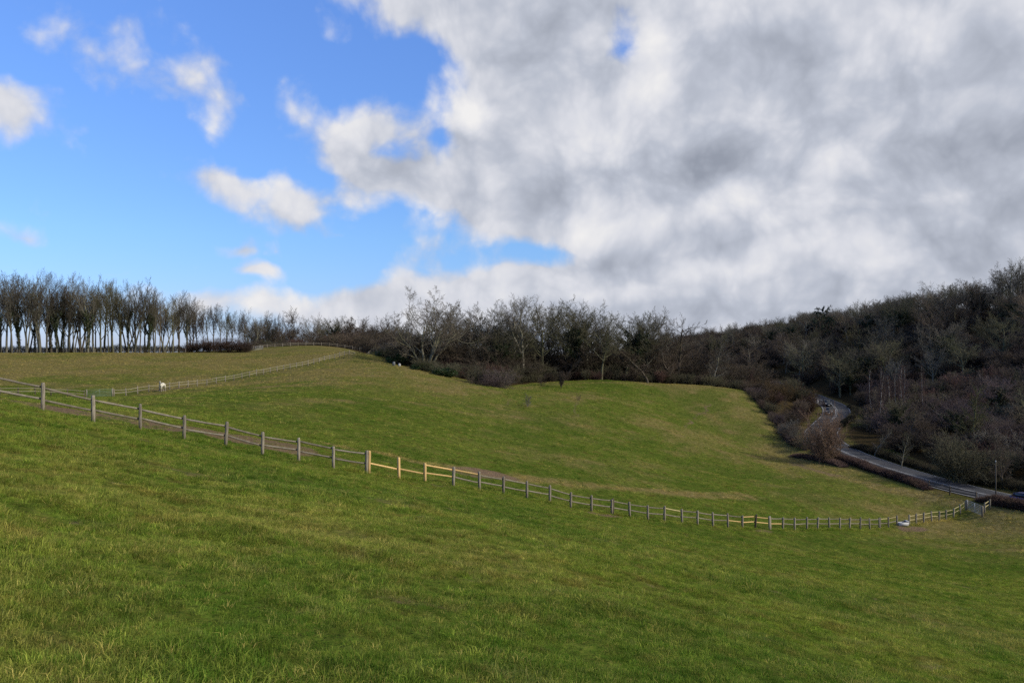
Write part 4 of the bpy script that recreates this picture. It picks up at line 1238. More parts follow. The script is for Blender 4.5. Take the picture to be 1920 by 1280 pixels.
# the dark under-storey of hill and copse that nobody could count: one mass each
def undergrowth(name, pts, hlo, hhi, tone, label):
    col = bpy.data.collections.new(name + '_kinds')
    for i, k_ in enumerate(('shrub0', 'shrub1', 'shrub2', 'mound')):
        t_, c_ = PROTO[k_][:2]
        va, vb = [np.array([v.co[:] for v in q.vertices]) for q in (t_, c_)]
        qa, qb = [np.array([p.vertices[:] for p in q.polygons]) for q in (t_, c_)]
        s_ = 1.0 / PH[k_]
        o = bpy.data.objects.new('undergrowth_%s' % 'abcd'[i], mesh_np('undergrowth', np.r_[va, vb] * s_, [qa, qb + len(va)], TWIG))
        col.objects.link(o)
    P = np.array(pts)
    n = len(P)
    r = np.random.default_rng(n)
    me = bpy.data.meshes.new(name)
    me.vertices.add(n)
    me.vertices.foreach_set('co', np.c_[P, height(P[:, 0], P[:, 1])].astype(np.float32).ravel())
    a = me.attributes.new('turn', 'FLOAT_VECTOR', 'POINT'); a.data.foreach_set('vector', np.c_[np.zeros(n), np.zeros(n), r.uniform(0, 6.28, n)].astype(np.float32).ravel())
    h_ = r.uniform(hlo, hhi, n)
    a = me.attributes.new('size', 'FLOAT_VECTOR', 'POINT'); a.data.foreach_set('vector', np.c_[h_ * r.uniform(1, 1.6, n), h_ * r.uniform(1, 1.6, n), h_].astype(np.float32).ravel())
    a = me.attributes.new('pick', 'INT', 'POINT'); a.data.foreach_set('value', r.integers(0, 4, n).astype(np.int32))
    o = link(name, me, color=tone)
    scatter_nodes(o, col, 'FLOAT_VECTOR')
    tag(o, label, 'undergrowth', kind='stuff')
def wood_points(n, box, poly, gap, pmin):
    res, t = [], 0
    while len(res) < n and t < n * 60:
        t += 1
        X, Y = TRW.uniform(box[0], box[1]), TRW.uniform(box[2], box[3])
        px = 960 + F * X / Y
        if not (pmin < px < 2080) or not inside(np.array([X]), np.array([Y]), poly)[0]: continue
        if road_dist(np.array([X]), np.array([Y]))[0][0] < gap: continue
        res.append((X, Y))
    return res
undergrowth('hill_undergrowth', wood_points(620, (20, 175, 95, 410), BANK_POLY, 7.5, 1060), 2.5, 6.0, (0.088, 0.068, 0.052), 'dark bare undergrowth covering the wooded hill beneath its trees')
undergrowth('copse_undergrowth', [at(px, wood_edge(px) + q) for px, q in ((TRW.uniform(715, 1400), TRW.uniform(12, 42)) for _ in range(280))], 4.5, 9.5, (0.066, 0.052, 0.036), 'dark bare undergrowth filling the copse behind its edge')
# birches above the road
for i, px in enumerate((1638, 1650, 1659, 1668, 1676, 1685, 1690, 1697, 1662, 1681, 1731)):
    d = 168 + TRW.uniform(-6, 8)
    X, Y = at(px, d)
    plant('birch%d' % (i % 2), X, Y, top_h(px, 690 + TRW.uniform(-8, 14), d), 'slender white-stemmed birch in the stand above the road', 'tree', 'birch stand above the road', 'birch_tree', WHITE, wide=0.8)
for px, yt, d, kind, tone, wd, lab in ((1818, 715, 128, 'edge0', ((0.13, 0.125, 0.06), (0.105, 0.100, 0.045)), 0.9, 'yellow-twigged bare tree with a star of branches above the road'), (1690, 810, 124, 'edge1', ((0.11, 0.10, 0.07), (0.09, 0.08, 0.055)), 0.8, 'small pale-trunked tree close above the road bend'),
                                       (1800, 800, 112, 'shrub0', OLIVE, 1.1, 'vase-shaped brown bush above the straight of the road'), (1640, 800, 135, 'edge1', PALE, 0.9, 'pale-topped scrub tree above the road bend'), (1880, 800, 108, 'edge0', BROWN, 0.8, 'brown bushy tree above the road near the photo\'s right edge')):
    X, Y = at(px, d)
    plant(kind, X, Y, top_h(px, yt, d), lab, 'tree' if kind[:4] != 'shru' else 'shrub', None, 'hill_tree' if kind[:4] != 'shru' else 'shrub', tone, wide=wd)
# between bowl and road: the thicket inside the bend
for i in range(46):
    px = TRW.uniform(1395, 1535)
    d = TRW.uniform(interp([(1395, 200), (1440, 182), (1470, 168), (1500, 172), (1535, 188)], px), interp([(1395, 235), (1470, 226), (1500, 214), (1535, 206)], px))
    X, Y = at(px, d)
    if road_dist(np.array([X]), np.array([Y]))[0][0] < 6.0: continue
    plant(TRW.choice(['shrub0', 'shrub1', 'shrub2', 'mound', 'edge0', 'edge1']), X, Y, TRW.uniform(3.5, 7.0) if d > 185 else TRW.uniform(2.5, 4.2), 'brown bush in the thicket inside the road bend', 'shrub', 'thicket inside the road bend', 'shrub', TRW.choice([BROWN, RED, OLIVE, ((0.10, 0.07, 0.035), (0.10, 0.068, 0.034))]), wide=TRW.uniform(0.9, 1.3))
X, Y = at(1545, 131.5)
plant('mound', X, Y, 10.2, 'big round reddish-brown bush in front of the road bend', 'bush', None, 'round_bush', ((0.13, 0.10, 0.07), (0.175, 0.115, 0.08)), wide=0.70, vary=0)
X, Y = at(1500, 146)
plant('shrub1', X, Y, 3.0, 'grey-brown bush at the field edge, left of the round bush', 'bush', None, 'round_bush', GREY, wide=1.1)
X, Y = at(1480, 152)
plant('shrub0', X, Y, 4.2, 'pale grey bush at the field edge below the thicket', 'bush', None, 'round_bush', ((0.13, 0.12, 0.10), (0.12, 0.11, 0.095)), wide=1.0)
for px, dd, hh, kind, tone, lab in ((1402, 192.5, 3.2, 'shrub0', BROWN, 'top of the hedge line'), (1413, 187, 2.4, 'shrub1', PURPLE, 'second from the top of the hedge line'), (1424, 182, 3.6, 'mound', BROWN, 'third down the hedge line'), (1436, 176, 2.6, 'shrub3', RED, 'fourth down the hedge line'), (1445, 172, 3.4, 'shrub0', OLIVE, 'fifth down the hedge line'),
    (1456, 166, 2.5, 'shrub1', BROWN, 'sixth down the hedge line'), (1463, 162, 3.6, 'shrub2', PURPLE, 'seventh down the hedge line'), (1470, 156, 2.6, 'shrub3', BROWN, 'eighth down the hedge line'), (1478, 150, 3.3, 'shrub0', BROWN, 'ninth down the hedge line'), (1488, 146, 2.2, 'shrub1', PURPLE, 'tenth down the hedge line'), (1508, 142, 2.8, 'mound', OLIVE, 'lowest in the hedge line')):
    X, Y = at(px, dd)
    plant(kind, X, Y, hh, 'ragged bare bush, ' + lab + ' beside the bowl', 'bush', None, 'hedgerow_bush', tone, wide=TRW.uniform(0.9, 1.3))

# ------------------------------------------------------------------ labels that single out each tree and shrub of the crowded groups
LOOK = {'ash': 'upright-twigged', 'ivya': 'ivy-clad', 'ivyb': 'ivy-footed', 'ivyt': 'ivy-covered', 'roun': 'round-headed', 'edge': 'bushy', 'belt': 'tall slender', 'fork': 'forked', 'birc': 'slender', 'shrub0': 'rounded', 'shrub1': 'spreading', 'shrub2': 'upright', 'shrub3': 'low sprawling', 'moun': 'domed', 'sapl': 'thin'}
def look(kind):
    for k_ in (kind, kind[:4], kind[:3]):
        if k_ in LOOK: return LOOK[k_]
    return 'bare'
TONES = [(GREY, 'grey'), (OLIVE, 'olive'), (BROWN, 'brown'), (RED, 'reddish'), (PURPLE, 'purplish'), (PALE, 'pale'), (WHITE, 'white-stemmed'), (HAZE, 'pale-twigged'), (HGREY, 'grey'), (HOLIVE, 'olive'), (HBROWN, 'brown'), (HRED, 'reddish'), (HPURPLE, 'purplish')]
def tone_word(t):
    for a_, w_ in TONES:
        if a_ is t: return w_
    return 'tan'
def zone_hill(px):
    for lim, z_ in ((1400, 'behind the copse end'), (1480, 'below the flat-topped cedar'), (1530, 'left of the skyline conifer'), (1575, 'below the skyline conifer'), (1640, 'right of the skyline conifer'), (1720, 'in line with the birches'), (1800, 'right of the birches'), (1860, 'below the ridge dome-headed tree')):
        if px < lim: return z_
    return 'nearest the right edge'
def zone_copse(px):
    for lim, z_ in ((770, 'left of the oak'), (850, 'below the oak'), (940, 'below the grey-twigged trees'), (1000, 'below the pale-stemmed pair'), (1070, 'below the olive-headed tree'), (1120, 'below the ivy column'), (1180, 'below the skyline dip'), (1240, 'by the second ivy-clad tree'), (1310, 'below the dome-headed tree')):
        if px < lim: return z_
    return 'at the bowl corner'
SETS = {
    'ridge trees of the wooded hill': lambda k, t, px: '%s %s ridge tree %s' % (look(k), t, zone_hill(px)),
    'upper slope trees of the wooded hill': lambda k, t, px: '%s %s tree high on slope %s' % (look(k), t, zone_hill(px)),
    'lower slope trees of the wooded hill': lambda k, t, px: '%s %s tree low on slope %s' % (look(k), t, zone_hill(px)),
    'scrub on the slope above the road': lambda k, t, px: '%s %s scrub bush above the road %s' % (look(k), t, zone_hill(px)),
    'thicket inside the road bend': lambda k, t, px: '%s %s bush in the thicket inside the bend' % (look(k), t),
    'front shrubs of the copse edge': lambda k, t, px: '%s %s shrub, copse front, %s' % (look(k), t, zone_copse(px)),
    'second rank of copse shrubs': lambda k, t, px: '%s %s shrub, second copse rank, %s' % (look(k), t, zone_copse(px)),
    'rear trees of the hilltop belt': lambda k, t, px: '%s %s tree in the rear row of the hilltop belt' % (look(k), t),
    'trees beyond the brown thicket': lambda k, t, px: '%s %s tree beyond the brown thicket' % (look(k), t),
    'wood beyond the far paddock rails': lambda k, t, px: '%s %s tree in the wood beyond the far rails' % (look(k), t),
    'scrub behind the far paddock rails': lambda k, t, px: '%s %s shrub just behind the far rails' % (look(k), t),
    'birch stand above the road': lambda k, t, px: 'slender white-stemmed birch above the road',
    'shrubs of the brown thicket': lambda k, t, px: 'dark brown shrub of the thicket before the hilltop belt',
}
by = {}
for e_, k_, t_, X_, Y_ in REG:
    g_ = e_.get('group')
    if g_ in SETS:
        px_ = 960 + F * X_ / Y_
        by.setdefault(SETS[g_](k_, tone_word(t_), px_), []).append((px_, e_))
for lab_, lst in by.items():
    lst.sort(key=lambda q: q[0])
    for i_, (px_, e_) in enumerate(lst):
        e_['label'] = lab_ + (', %s from left' % ORD[i_] if len(lst) > 1 else '')

# ------------------------------------------------------------------ road
ASPHALT = None
def road_materials():
    m, N, b = material('asphalt', 0.9, 0.2)
    P = N.n('ShaderNodeNewGeometry').outputs['Position']
    n = N.noise(P, 0.5, 4, 0.6); f = N.noise(P, 30, 3, 0.6)
    col = N.ramp(n, [(0.3, (0.042, 0.042, 0.044)), (0.7, (0.064, 0.064, 0.066))])
    N.put(b.inputs['Base Color'], N.vm('SCALE', col, scale=N.mr(f, 0.2, 0.8, 0.75, 1.3)))
    return m
def strip(name, off0, off1, dz, mat, i0=0, i1=None, parent=None, dash=None):
    i1 = len(ROAD) - 1 if i1 is None else i1
    P, Z = ROAD[i0:i1 + 1], ROADZ[i0:i1 + 1]
    T = np.gradient(P, axis=0); T /= np.linalg.norm(T, axis=1, keepdims=True)
    Nn = np.c_[T[:, 1], -T[:, 0]]
    A, B = P + Nn * off0, P + Nn * off1
    n = len(P)
    V = np.r_[np.c_[A, Z + dz], np.c_[B, Z + dz]]
    k = np.arange(n - 1)
    if dash: k = k[(k // dash) % 2 == 0]
    return link(name, mesh_np(name, V, [np.c_[k, n + k, n + k + 1, k + 1]], mat), parent)
AS = road_materials()
LINE = plain('road_paint', (0.33, 0.33, 0.32), 0.7, 0.3, var=0.3, scale=3.0)
road = strip('road', -RW, RW, 0.02, AS)
tag(road, 'narrow dark asphalt road winding along the valley floor', kind='structure')
strip('edge_line', -RW + 0.2, -RW + 0.31, 0.026, LINE, parent=road)
strip('edge_line', RW - 0.31, RW - 0.2, 0.026, LINE, parent=road)
strip('centre_line', -0.22, -0.10, 0.026, LINE, parent=road)
strip('centre_line', 0.10, 0.22, 0.026, LINE, parent=road)

# ------------------------------------------------------------------ timber
def wood_material(name, a, b_, grain=(14, 14, 1.2)):
    m, N, b = material(name, 0.85, 0.15)
    P = N.n('ShaderNodeTexCoord').outputs['Object']
    mp = N.n('ShaderNodeMapping'); N.put(mp.inputs[0], P)
    mp.inputs['Scale'].default_value = grain
    n = N.noise(mp.outputs[0], 2.2, 5, 0.65)
    oi = N.n('ShaderNodeObjectInfo').outputs['Random']
    col = N.mix(N.mr(n, 0.3, 0.7), a, b_)
    N.put(b.inputs['Base Color'], N.vm('SCALE', col, scale=N.mr(oi, 0, 1, 0.75, 1.2, smooth=False)))
    bp = N.n('ShaderNodeBump'); bp.inputs['Strength'].default_value = 0.4; bp.inputs['Distance'].default_value = 0.01
    N.put(bp.inputs['Height'], n); N.put(b.inputs['Normal'], bp.outputs[0])
    return m
OLDW = wood_material('weathered_timber', (0.125, 0.108, 0.080), (0.345, 0.305, 0.240))
RAILW = wood_material('weathered_rail', (0.085, 0.073, 0.054), (0.285, 0.25, 0.195), (5, 40, 22))
NEWW = wood_material('new_timber', (0.52, 0.33, 0.13), (0.64, 0.45, 0.21))
YELW = wood_material('treated_timber', (0.30, 0.25, 0.115), (0.46, 0.40, 0.21), (5, 40, 22))
PALEW = wood_material('pale_timber', (0.19, 0.17, 0.115), (0.32, 0.295, 0.205), (5, 40, 22))
DARKW = wood_material('dark_timber', (0.055, 0.045, 0.035), (0.11, 0.09, 0.07))
GALV = plain('galvanised_steel', (0.36, 0.38, 0.39), 0.5, 0.5, 0.35, 0.2)
GREENM = plain('green_painted_steel', (0.14, 0.20, 0.14), 0.6, 0.4, 0.0, 0.2)

def post_mesh(name, mat, w, h, seed):
    r = random.Random(seed)
    b = MB()
    rings = []
    for t in (0, 0.45, 0.9, 0.975, 1.0):
        k = 1.0 if t < 0.95 else (0.94 if t < 0.99 else 0.72)
        ring = []
        for (sx, sy) in ((-1, -1), (1, -1), (1, 1), (-1, 1)):
            ring.append((sx * w / 2 * k + r.uniform(-.006, .006), sy * w / 2 * k + r.uniform(-.006, .006), -0.25 + t * (h + 0.25) + (r.uniform(-.012, .012) if t > .95 else 0)))
        rings.append(ring)
    b.loft(rings)
    return b.mesh(name, mat)
def rail_mesh(name, mat, w, th, seed, weather=True):
    """a unit-long rail along x"""
    r = random.Random(seed)
    b = MB()
    rings = []
    for i in range(7):
        x_ = i / 6
        j = 0.010 if weather else 0.003
        sag = -0.012 * math.sin(math.pi * x_) if weather else 0
        rings.append([(x_, -th / 2 + r.uniform(-j, j) * .4, -w / 2 + sag + r.uniform(-j, j)), (x_, th / 2 + r.uniform(-j, j) * .4, -w / 2 + sag + r.uniform(-j, j)), (x_, th / 2, w / 2 + sag + r.uniform(-j, j)), (x_, -th / 2, w / 2 + sag + r.uniform(-j, j))])
    b.loft(rings)
    return b.mesh(name, mat)
POSTM = {k: [post_mesh('post', m_, 0.125, 1.22, s_ + i) for i in range(4)] for k, m_, s_ in (('old', OLDW, 1), ('new', NEWW, 21), ('yel', OLDW, 41), ('dark', DARKW, 61))}
RAILM = {k: [rail_mesh('rail', m_, 0.085, 0.040, s_ + i, k in ('old', 'dark')) for i in range(4)] for k, m_, s_ in (('old', RAILW, 1), ('new', NEWW, 21), ('yel', YELW, 41), ('dark', DARKW, 61), ('pale', PALEW, 81))}
FR = random.Random(77)
def add_post(par, P, yaw, kind, h=1.0, lean=0.025, name='post', label=None, back=0.0):
    o = link(name, FR.choice(POSTM[kind]), par)
    o.location = P
    o.rotation_euler = (FR.gauss(0, lean), FR.gauss(0, lean), yaw + FR.gauss(0, 0.06))
    o.scale = (1, 1, h)
    if label: o['label'] = label
    return o
def add_rail(par, A, B, side, kind, name='rail', thick=1.0, label=None):
    A, B = Vector(A), Vector(B)
    d = B - A
    o = link(name, FR.choice(RAILM[kind]), par)
    xa = d.normalized()
    ya = Vector((0, 0, 1)).cross(xa).normalized()
    za = xa.cross(ya)
    if ya.dot(Vector((side[0], side[1], 0))) < 0: ya, xa2 = -ya, xa
    L = d.length + 0.06
    M = Matrix((xa * L, ya, za * thick)).transposed().to_4x4()
    M.translation = A + Vector((side[0], side[1], 0)) * 0.085 - xa * 0.03
    o.matrix_local = M
    if label: o['label'] = label
    return o

# ---- the main paddock fence
mf = empty('paddock_fence', (0, 0, 0))
tag(mf, 'long grey two-rail post fence crossing the near slope, partly mended with new timber', 'fence')
base = []
for (px, py, d) in MAIN_POSTS:
    X, Y = at(px, d)
    base.append(Vector((X, Y, hz(X, Y))))
NEWP = {748: 'new', 797: 'new', 1416: 'dark'}
TOPNO = {687, 748, 1682}
LOWNO = {1682}
TOPNEW = {797: 'new', 850: 'new', 1246: 'yel', 1392: 'new', 1416: 'new', 1649: 'yel', 1666: 'yel'}
LOWNEW = {687: 'new', 748: 'new', 797: 'new', 1365: 'new', 1392: 'new', 1416: 'new', 1443: 'new'}
for p in (1705, 1718, 1732, 1747, 1761, 1774, 1788, 1801):
    TOPNEW[p] = 'yel'; LOWNEW[p] = 'yel'
for i, (px, py, d) in enumerate(MAIN_POSTS):
    a, b = base[max(i - 1, 0)], base[min(i + 1, len(base) - 1)]
    t = (b - a).normalized()
    yaw = math.atan2(t.y, t.x)
    k = NEWP.get(px, 'yel' if px > 1640 else 'old')
    add_post(mf, base[i], yaw, k, FR.uniform(0.96, 1.04) * (0.97 if px == 797 else 1), label='new orange timber post' if k == 'new' else None)
    if i == len(MAIN_POSTS) - 1: continue
    side = Vector((-t.y, t.x, 0))
    if side.y < 0: side = -side
    A, B = base[i], base[i + 1]
    if px not in TOPNO:
        add_rail(mf, A + Vector((0, 0, 1.03 + FR.uniform(-.04, .03))), B + Vector((0, 0, 1.03 + FR.uniform(-.04, .03))), side, TOPNEW.get(px, 'old'), label='new yellow timber rail' if px in TOPNEW else None)
    if px not in LOWNO:
        add_rail(mf, A + Vector((0, 0, 0.55 + FR.uniform(-.05, .04))), B + Vector((0, 0, 0.55 + FR.uniform(-.05, .04))), side, LOWNEW.get(px, 'old'), label='new yellow timber rail' if px in LOWNEW else None)
# doubled posts at the mends
for px, dx, k in ((687, 0.17, 'new'), (1147, 0.12, 'dark'), (1443, 0.15, 'old'), (1649, 0.16, 'old')):
    i = [q[0] for q in MAIN_POSTS].index(px)
    t = (base[i + 1] - base[i]).normalized()
    add_post(mf, base[i] + t * dx, math.atan2(t.y, t.x), k, 1.03)

def fence_line(name, pts, spacing, post, rail, label, rails=(1.0, 0.55), hscale=1.0, near_side=False, lean=0.02, thick=1.0, pscale=1.0):
    """a post and rail fence along ground points, each post and rail a part"""
    P = catmull(pts, 0.5)
    s = np.r_[0, np.cumsum(np.linalg.norm(np.diff(P, axis=0), axis=1))]
    n = max(1, int(round(s[-1] / spacing)))
    S = np.linspace(0, s[-1], n + 1)
    X, Y = np.interp(S, s, P[:, 0]), np.interp(S, s, P[:, 1])
    Z = height(X, Y)
    root = empty(name, (0, 0, 0))
    tag(root, label, 'fence')
    B = [Vector(q) for q in zip(X, Y, Z)]
    for i in range(n + 1):
        t = (B[min(i + 1, n)] - B[max(i - 1, 0)]).normalized()
        q = add_post(root, B[i], math.atan2(t.y, t.x), post, hscale * FR.uniform(0.95, 1.05), lean)
        q.scale = (pscale, pscale, q.scale[2])
        if i == n: break
        side = Vector((-t.y, t.x, 0))
        if (side.y < 0) != near_side: side = -side
        for z in rails:
            add_rail(root, B[i] + Vector((0, 0, z * hscale + FR.uniform(-.03, .03))), B[i + 1] + Vector((0, 0, z * hscale + FR.uniform(-.03, .03))), side, rail, thick=thick)
    return root, B

# ---- the fence across the upper field, in two lengths either side of its gate
F2A = [at(p[0], p[2]) for p in FIELD_FENCE[:5]]
F2B = [at(p[0], p[2]) for p in FIELD_FENCE[5:]]
fence_line('field_fence', F2A, 2.2, 'dark', 'pale', 'pale two-rail fence left of the green field gate', near_side=True)
fence_line('field_fence', F2B, 2.2, 'old', 'pale', 'pale two-rail fence climbing from the green gate to the copse', near_side=True, thick=1.15)
# ---- the rails along the top
F3 = [at(463, 246), at(500, 252), at(560, 258), at(620, 262), at(680, 262), at(712, 256)]
fence_line('far_fence', F3, 2.6, 'old', 'old', 'far two-rail fence along the top of the upper field', thick=1.2)
# ---- low stock fence under the belt
F4 = [at(-60, 212), at(0, 213.5), at(100, 218), at(200, 224), at(300, 230), at(348, 233)]
fence_line('stock_fence', F4, 2.4, 'old', 'dark', 'low dark stock fence along the foot of the hilltop belt', rails=(0.85, 0.45), hscale=0.9, thick=0.5, pscale=0.8)
# ---- dark fence by the road
F5 = [at(1741, 107.5), at(1762, 105.4), at(1783, 103.6), at(1806, 102), at(1831, 100.2)]
fence_line('roadside_fence', F5, 3.4, 'dark', 'dark', 'dark timber fence between the field corner and the road', rails=(1.0, 0.6), thick=1.5)
fence_line('corner_rails', [at(1846, 96), at(1856, 96.5)], 1.0, 'old', 'yel', 'short stub of yellow rails right of the metal field gate', thick=1.3)

def gate(name, A, B, h, mat, label, bars=6):
    A, B = Vector((*A, hz(*A))), Vector((*B, hz(*B)))
    d = B - A
    L = Vector((d.x, d.y, 0)).length
    root = empty(name, A, math.atan2(d.y, d.x))
    sl = d.z / L
    tag(root, label, 'gate')
    for x_ in (0.0, L):
        b = MB(); b.box((x_, 0, 0.55 + sl * x_), (0.16, 0.16, 1.5), bev=0.03); b.build('gate_post', OLDW, root)
    fr = MB()
    for x_ in (0.14, L - 0.14, L * 0.5):
        fr.tube([(x_, 0, 0.12 + sl * x_), (x_, 0, h + sl * x_)], 0.028)
    fr.tube([(0.14, 0, 0.15), (L * 0.5, 0, h - 0.05 + sl * L * .5)], 0.018)
    fr.build('gate_frame', mat, root, smooth=True)
    for k in range(bars):
        z = 0.14 + (h - 0.14) * (k / (bars - 1)) ** 1.15
        b = MB(); b.tube([(0.12, 0, z + sl * 0.12), (L - 0.12, 0, z + sl * (L - .12))], 0.026); b.build('bar', mat, root, smooth=True)
    return root
gate('field_gate', at(1813, 98), at(1842, 95.2), 1.25, GALV, 'galvanised metal gate at the right end of the paddock fence', 7)
gate('field_gate', at(162, 123.2), at(211, 125.8), 1.2, GREENM, 'green-grey metal gate in the upper field fence', 6)
gate('field_gate', at(466, 243), at(493, 245), 1.15, GALV, 'small grey gate beside the brown thicket', 5)

# ---- water trough by the fence
X, Y = at(1693, 91.0)
Z = hz(X, Y)
tr = empty('water_trough', (X, Y, Z + 0.03), math.radians(14))
tr.scale = (.9, .9, .9)
tag(tr, 'pale galvanised water trough standing in the gap of the paddock fence', 'trough')
b = MB()
Lh, Wh, H_ = 0.72, 0.27, 0.52
def ring(sx, sy, z):
    return [(-sx, -sy, z), (sx, -sy, z), (sx, sy, z), (-sx, sy, z)]
b.loft([ring(Lh * .93, Wh * .8, 0.06), ring(Lh, Wh, H_), ring(Lh - .03, Wh - .03, H_), ring(Lh * .9, Wh * .75, 0.12)], cap=True)
TM = plain('trough_steel', (0.46, 0.47, 0.48), 0.6, 0.3, 0.0, 0.2)
b.build('body', TM, tr)
b = MB()
for s in (-1, 1): b.box((s * 0.45, 0, 0.03), (0.08, 0.5, 0.10))
b.build('foot', DARKW, tr)
b = MB(); b.box((0, 0, 0.43), (1.28, 0.44, 0.02)); b.build('water', plain('water', (0.02, 0.03, 0.035), 0.08, 0.5, var=0.05), tr)
b = MB(); b.box((0.52, 0, H_ + 0.06), (0.34, 0.54, 0.14), bev=0.02); b.build('valve_cover', plain('valve_cover', (0.035, 0.045, 0.075), 0.5, 0.4), tr)
b = MB(); b.box((0.52, 0.0, H_ + 0.142), (0.36, 0.56, 0.02)); b.build('cover_lid', TM, tr)

# ---- things at the copse edge
X, Y = at(749, 172)
tub = empty('water_butt', (X, Y, hz(X, Y)))
tub.scale = (.8, .8, .8)
tag(tub, 'small rounded white tub at the edge of the copse', 'tub')
b = MB(); a = np.arange(14) / 14 * 2 * np.pi
b.loft([np.c_[np.cos(a) * r_, np.sin(a) * r_, np.full(14, z_)] for r_, z_ in ((0.26, 0), (0.34, 0.2), (0.36, 0.5), (0.30, 0.72), (0.16, 0.80))]); b.build('body', plain('white_plastic', (0.40, 0.39, 0.36), 0.7), tub, smooth=True)
b = MB(); b.loft([np.c_[np.cos(a) * r_, np.sin(a) * r_, np.full(14, z_)] for r_, z_ in ((0.17, 0.79), (0.18, 0.83), (0.12, 0.86))]); b.build('lid', plain('tub_lid', (0.36, 0.35, 0.33), 0.6), tub, smooth=True)
X, Y = at(738.5, 172.5)
b = MB(); b.box((0, 0, 0.42), (0.62, 0.5, 0.9), taper=0.8, bev=0.05)
tag(b.build('feed_bin', plain('bin_grey', (0.14, 0.15, 0.15), 0.7), loc=(X, Y, hz(X, Y))), 'grey metal bin next to the white tub by the copse', 'bin')

# ---- slim poles by the road
POLEW = wood_material('pole_timber', (0.07, 0.06, 0.045), (0.13, 0.115, 0.09))
def pole(px, d, h, label):
    X, Y = at(px, d)
    r = empty('roadside_pole', (X, Y, hz(X, Y)))
    tag(r, label, 'pole')
    b = MB(); b.tube([(0, 0, -0.3), (0.02, 0, h * .5), (0, 0, h)], [0.08, 0.07, 0.055], 8); b.build('shaft', POLEW, r, smooth=True)
    b = MB(); b.tube([(0, 0, h - 0.02), (0, 0, h + 0.12), (0, 0, h + 0.2)], [0.065, 0.06, 0.02], 8); b.build('cap', GALV, r, smooth=True)
pole(1575.5, 133.5, 4.4, 'slim weathered pole beside the big round bush at the bend')
pole(1867, 101, 4.8, 'slim weathered pole on the far verge of the road straight')
X, Y = at(1533.5, 208)
mk = empty('road_marker', (X, Y, hz(X, Y)))
tag(mk, 'small white marker post beyond the cars where the road vanishes', 'marker post')
b = MB(); b.box((0, 0, 0.55), (0.16, 0.10, 1.1), taper=0.9, bev=0.03); b.build('post', plain('marker_white', (0.8, 0.8, 0.78), 0.5), mk)
b = MB(); b.box((0, -0.06, 0.95), (0.10, 0.012, 0.16)); b.build('reflector', plain('reflector_red', (0.4, 0.03, 0.02), 0.3), mk)

# ------------------------------------------------------------------ hedges
def hedge(name, pts, h, w, n, tone, label, seed):
    r = np.random.default_rng(seed)
    P = catmull(pts, 0.4)
    s = np.r_[0, np.cumsum(np.linalg.norm(np.diff(P, axis=0), axis=1))]
    S = r.uniform(0, s[-1], n)
    cx, cy = np.interp(S, s, P[:, 0]), np.interp(S, s, P[:, 1])
    o = r.uniform(-1, 1, n)
    T = np.c_[np.interp(S + .3, s, P[:, 0]) - np.interp(S - .3, s, P[:, 0]), np.interp(S + .3, s, P[:, 1]) - np.interp(S - .3, s, P[:, 1])]
    T /= np.linalg.norm(T, axis=1, keepdims=True) + 1e-9
    X, Y = cx - T[:, 1] * o * w / 2, cy + T[:, 0] * o * w / 2
    prof = h * (0.30 + 0.55 * fbm(X, Y, 2.2, seed, 3) + 0.55 * fbm(X, Y, 7.0, seed + 5, 2)) * (1 - 0.3 * o * o) * np.clip(np.minimum(S, s[-1] - S) / 2.2, 0.25, 1)
    z0 = height(X, Y)
    up = r.uniform(0.0, 0.8, n) ** 1.0 * prof
    ln = r.uniform(0.35, 0.75, n)
    d = np.c_[r.normal(0, .55, n), r.normal(0, .55, n), r.uniform(0.35, 1.1, n)]; d /= np.linalg.norm(d, axis=1, keepdims=True)
    A = np.c_[X, Y, z0 + up]
    B = A + d * ln[:, None]
    top = z0 + prof * 1.02 + r.uniform(0, 0.30, n) ** 1.0 + np.where(r.uniform(0, 1, n) < 0.06, r.uniform(0.2, 0.8, n) * min(1, h / 1.5), 0)
    B = np.where((r.uniform(0, 1, n) < 0.08)[:, None], A + np.c_[r.normal(0, .25, n), r.normal(0, .25, n), r.uniform(.8, 1.3, n)] * min(1, h / 1.5), B)
    B[:, 2] = np.minimum(B[:, 2], top)
    V, Q = prisms(np.c_[A, B, r.uniform(.014, .026, n), np.full(n, .007)], 3)
    root = empty(name, (0, 0, 0))
    tag(root, label, 'hedge')
    link('twigs', mesh_np('twigs', V, [Q], TWIG), root, color=tone)
    m = int(s[-1] / 0.45)
    Sm = np.linspace(0.1, s[-1] - .1, m)
    X, Y = np.interp(Sm, s, P[:, 0]) + r.normal(0, .12, m), np.interp(Sm, s, P[:, 1]) + r.normal(0, .12, m)
    Zm = height(X, Y)
    V, Q = prisms(np.c_[X, Y, Zm - .1, X + r.normal(0, .15, m), Y + r.normal(0, .15, m), Zm + h * .7, np.full(m, .04), np.full(m, .02)], 5)
    link('stems', mesh_np('stems', V, [Q], BARK), root, color=tone)['kind'] = 'stuff'
HT = (0.072, 0.046, 0.040)
hedge('roadside_hedge', [at(1530, 139.5), at(1560, 134.5), at(1600, 127), at(1650, 119), at(1700, 112), at(1742, 107)], 1.15, 1.4, 15000, HT, 'clipped reddish-brown hedge between the bowl and the road', 1)
hedge('roadside_hedge', [at(1838, 100), at(1860, 98.3), at(1900, 95.8), at(1960, 92.8), at(2030, 90)], 1.35, 1.6, 9000, HT, 'clipped reddish-brown hedge right of the metal gate', 2)
hedge('verge_hedge', [at(1598, 143), at(1640, 136.5), at(1700, 127), at(1760, 119), at(1820, 112.5), at(1900, 106.8), at(2000, 101)], 1.3, 1.6, 16000, (0.050, 0.044, 0.028), 'dark straggling hedge on the far side of the road', 3)
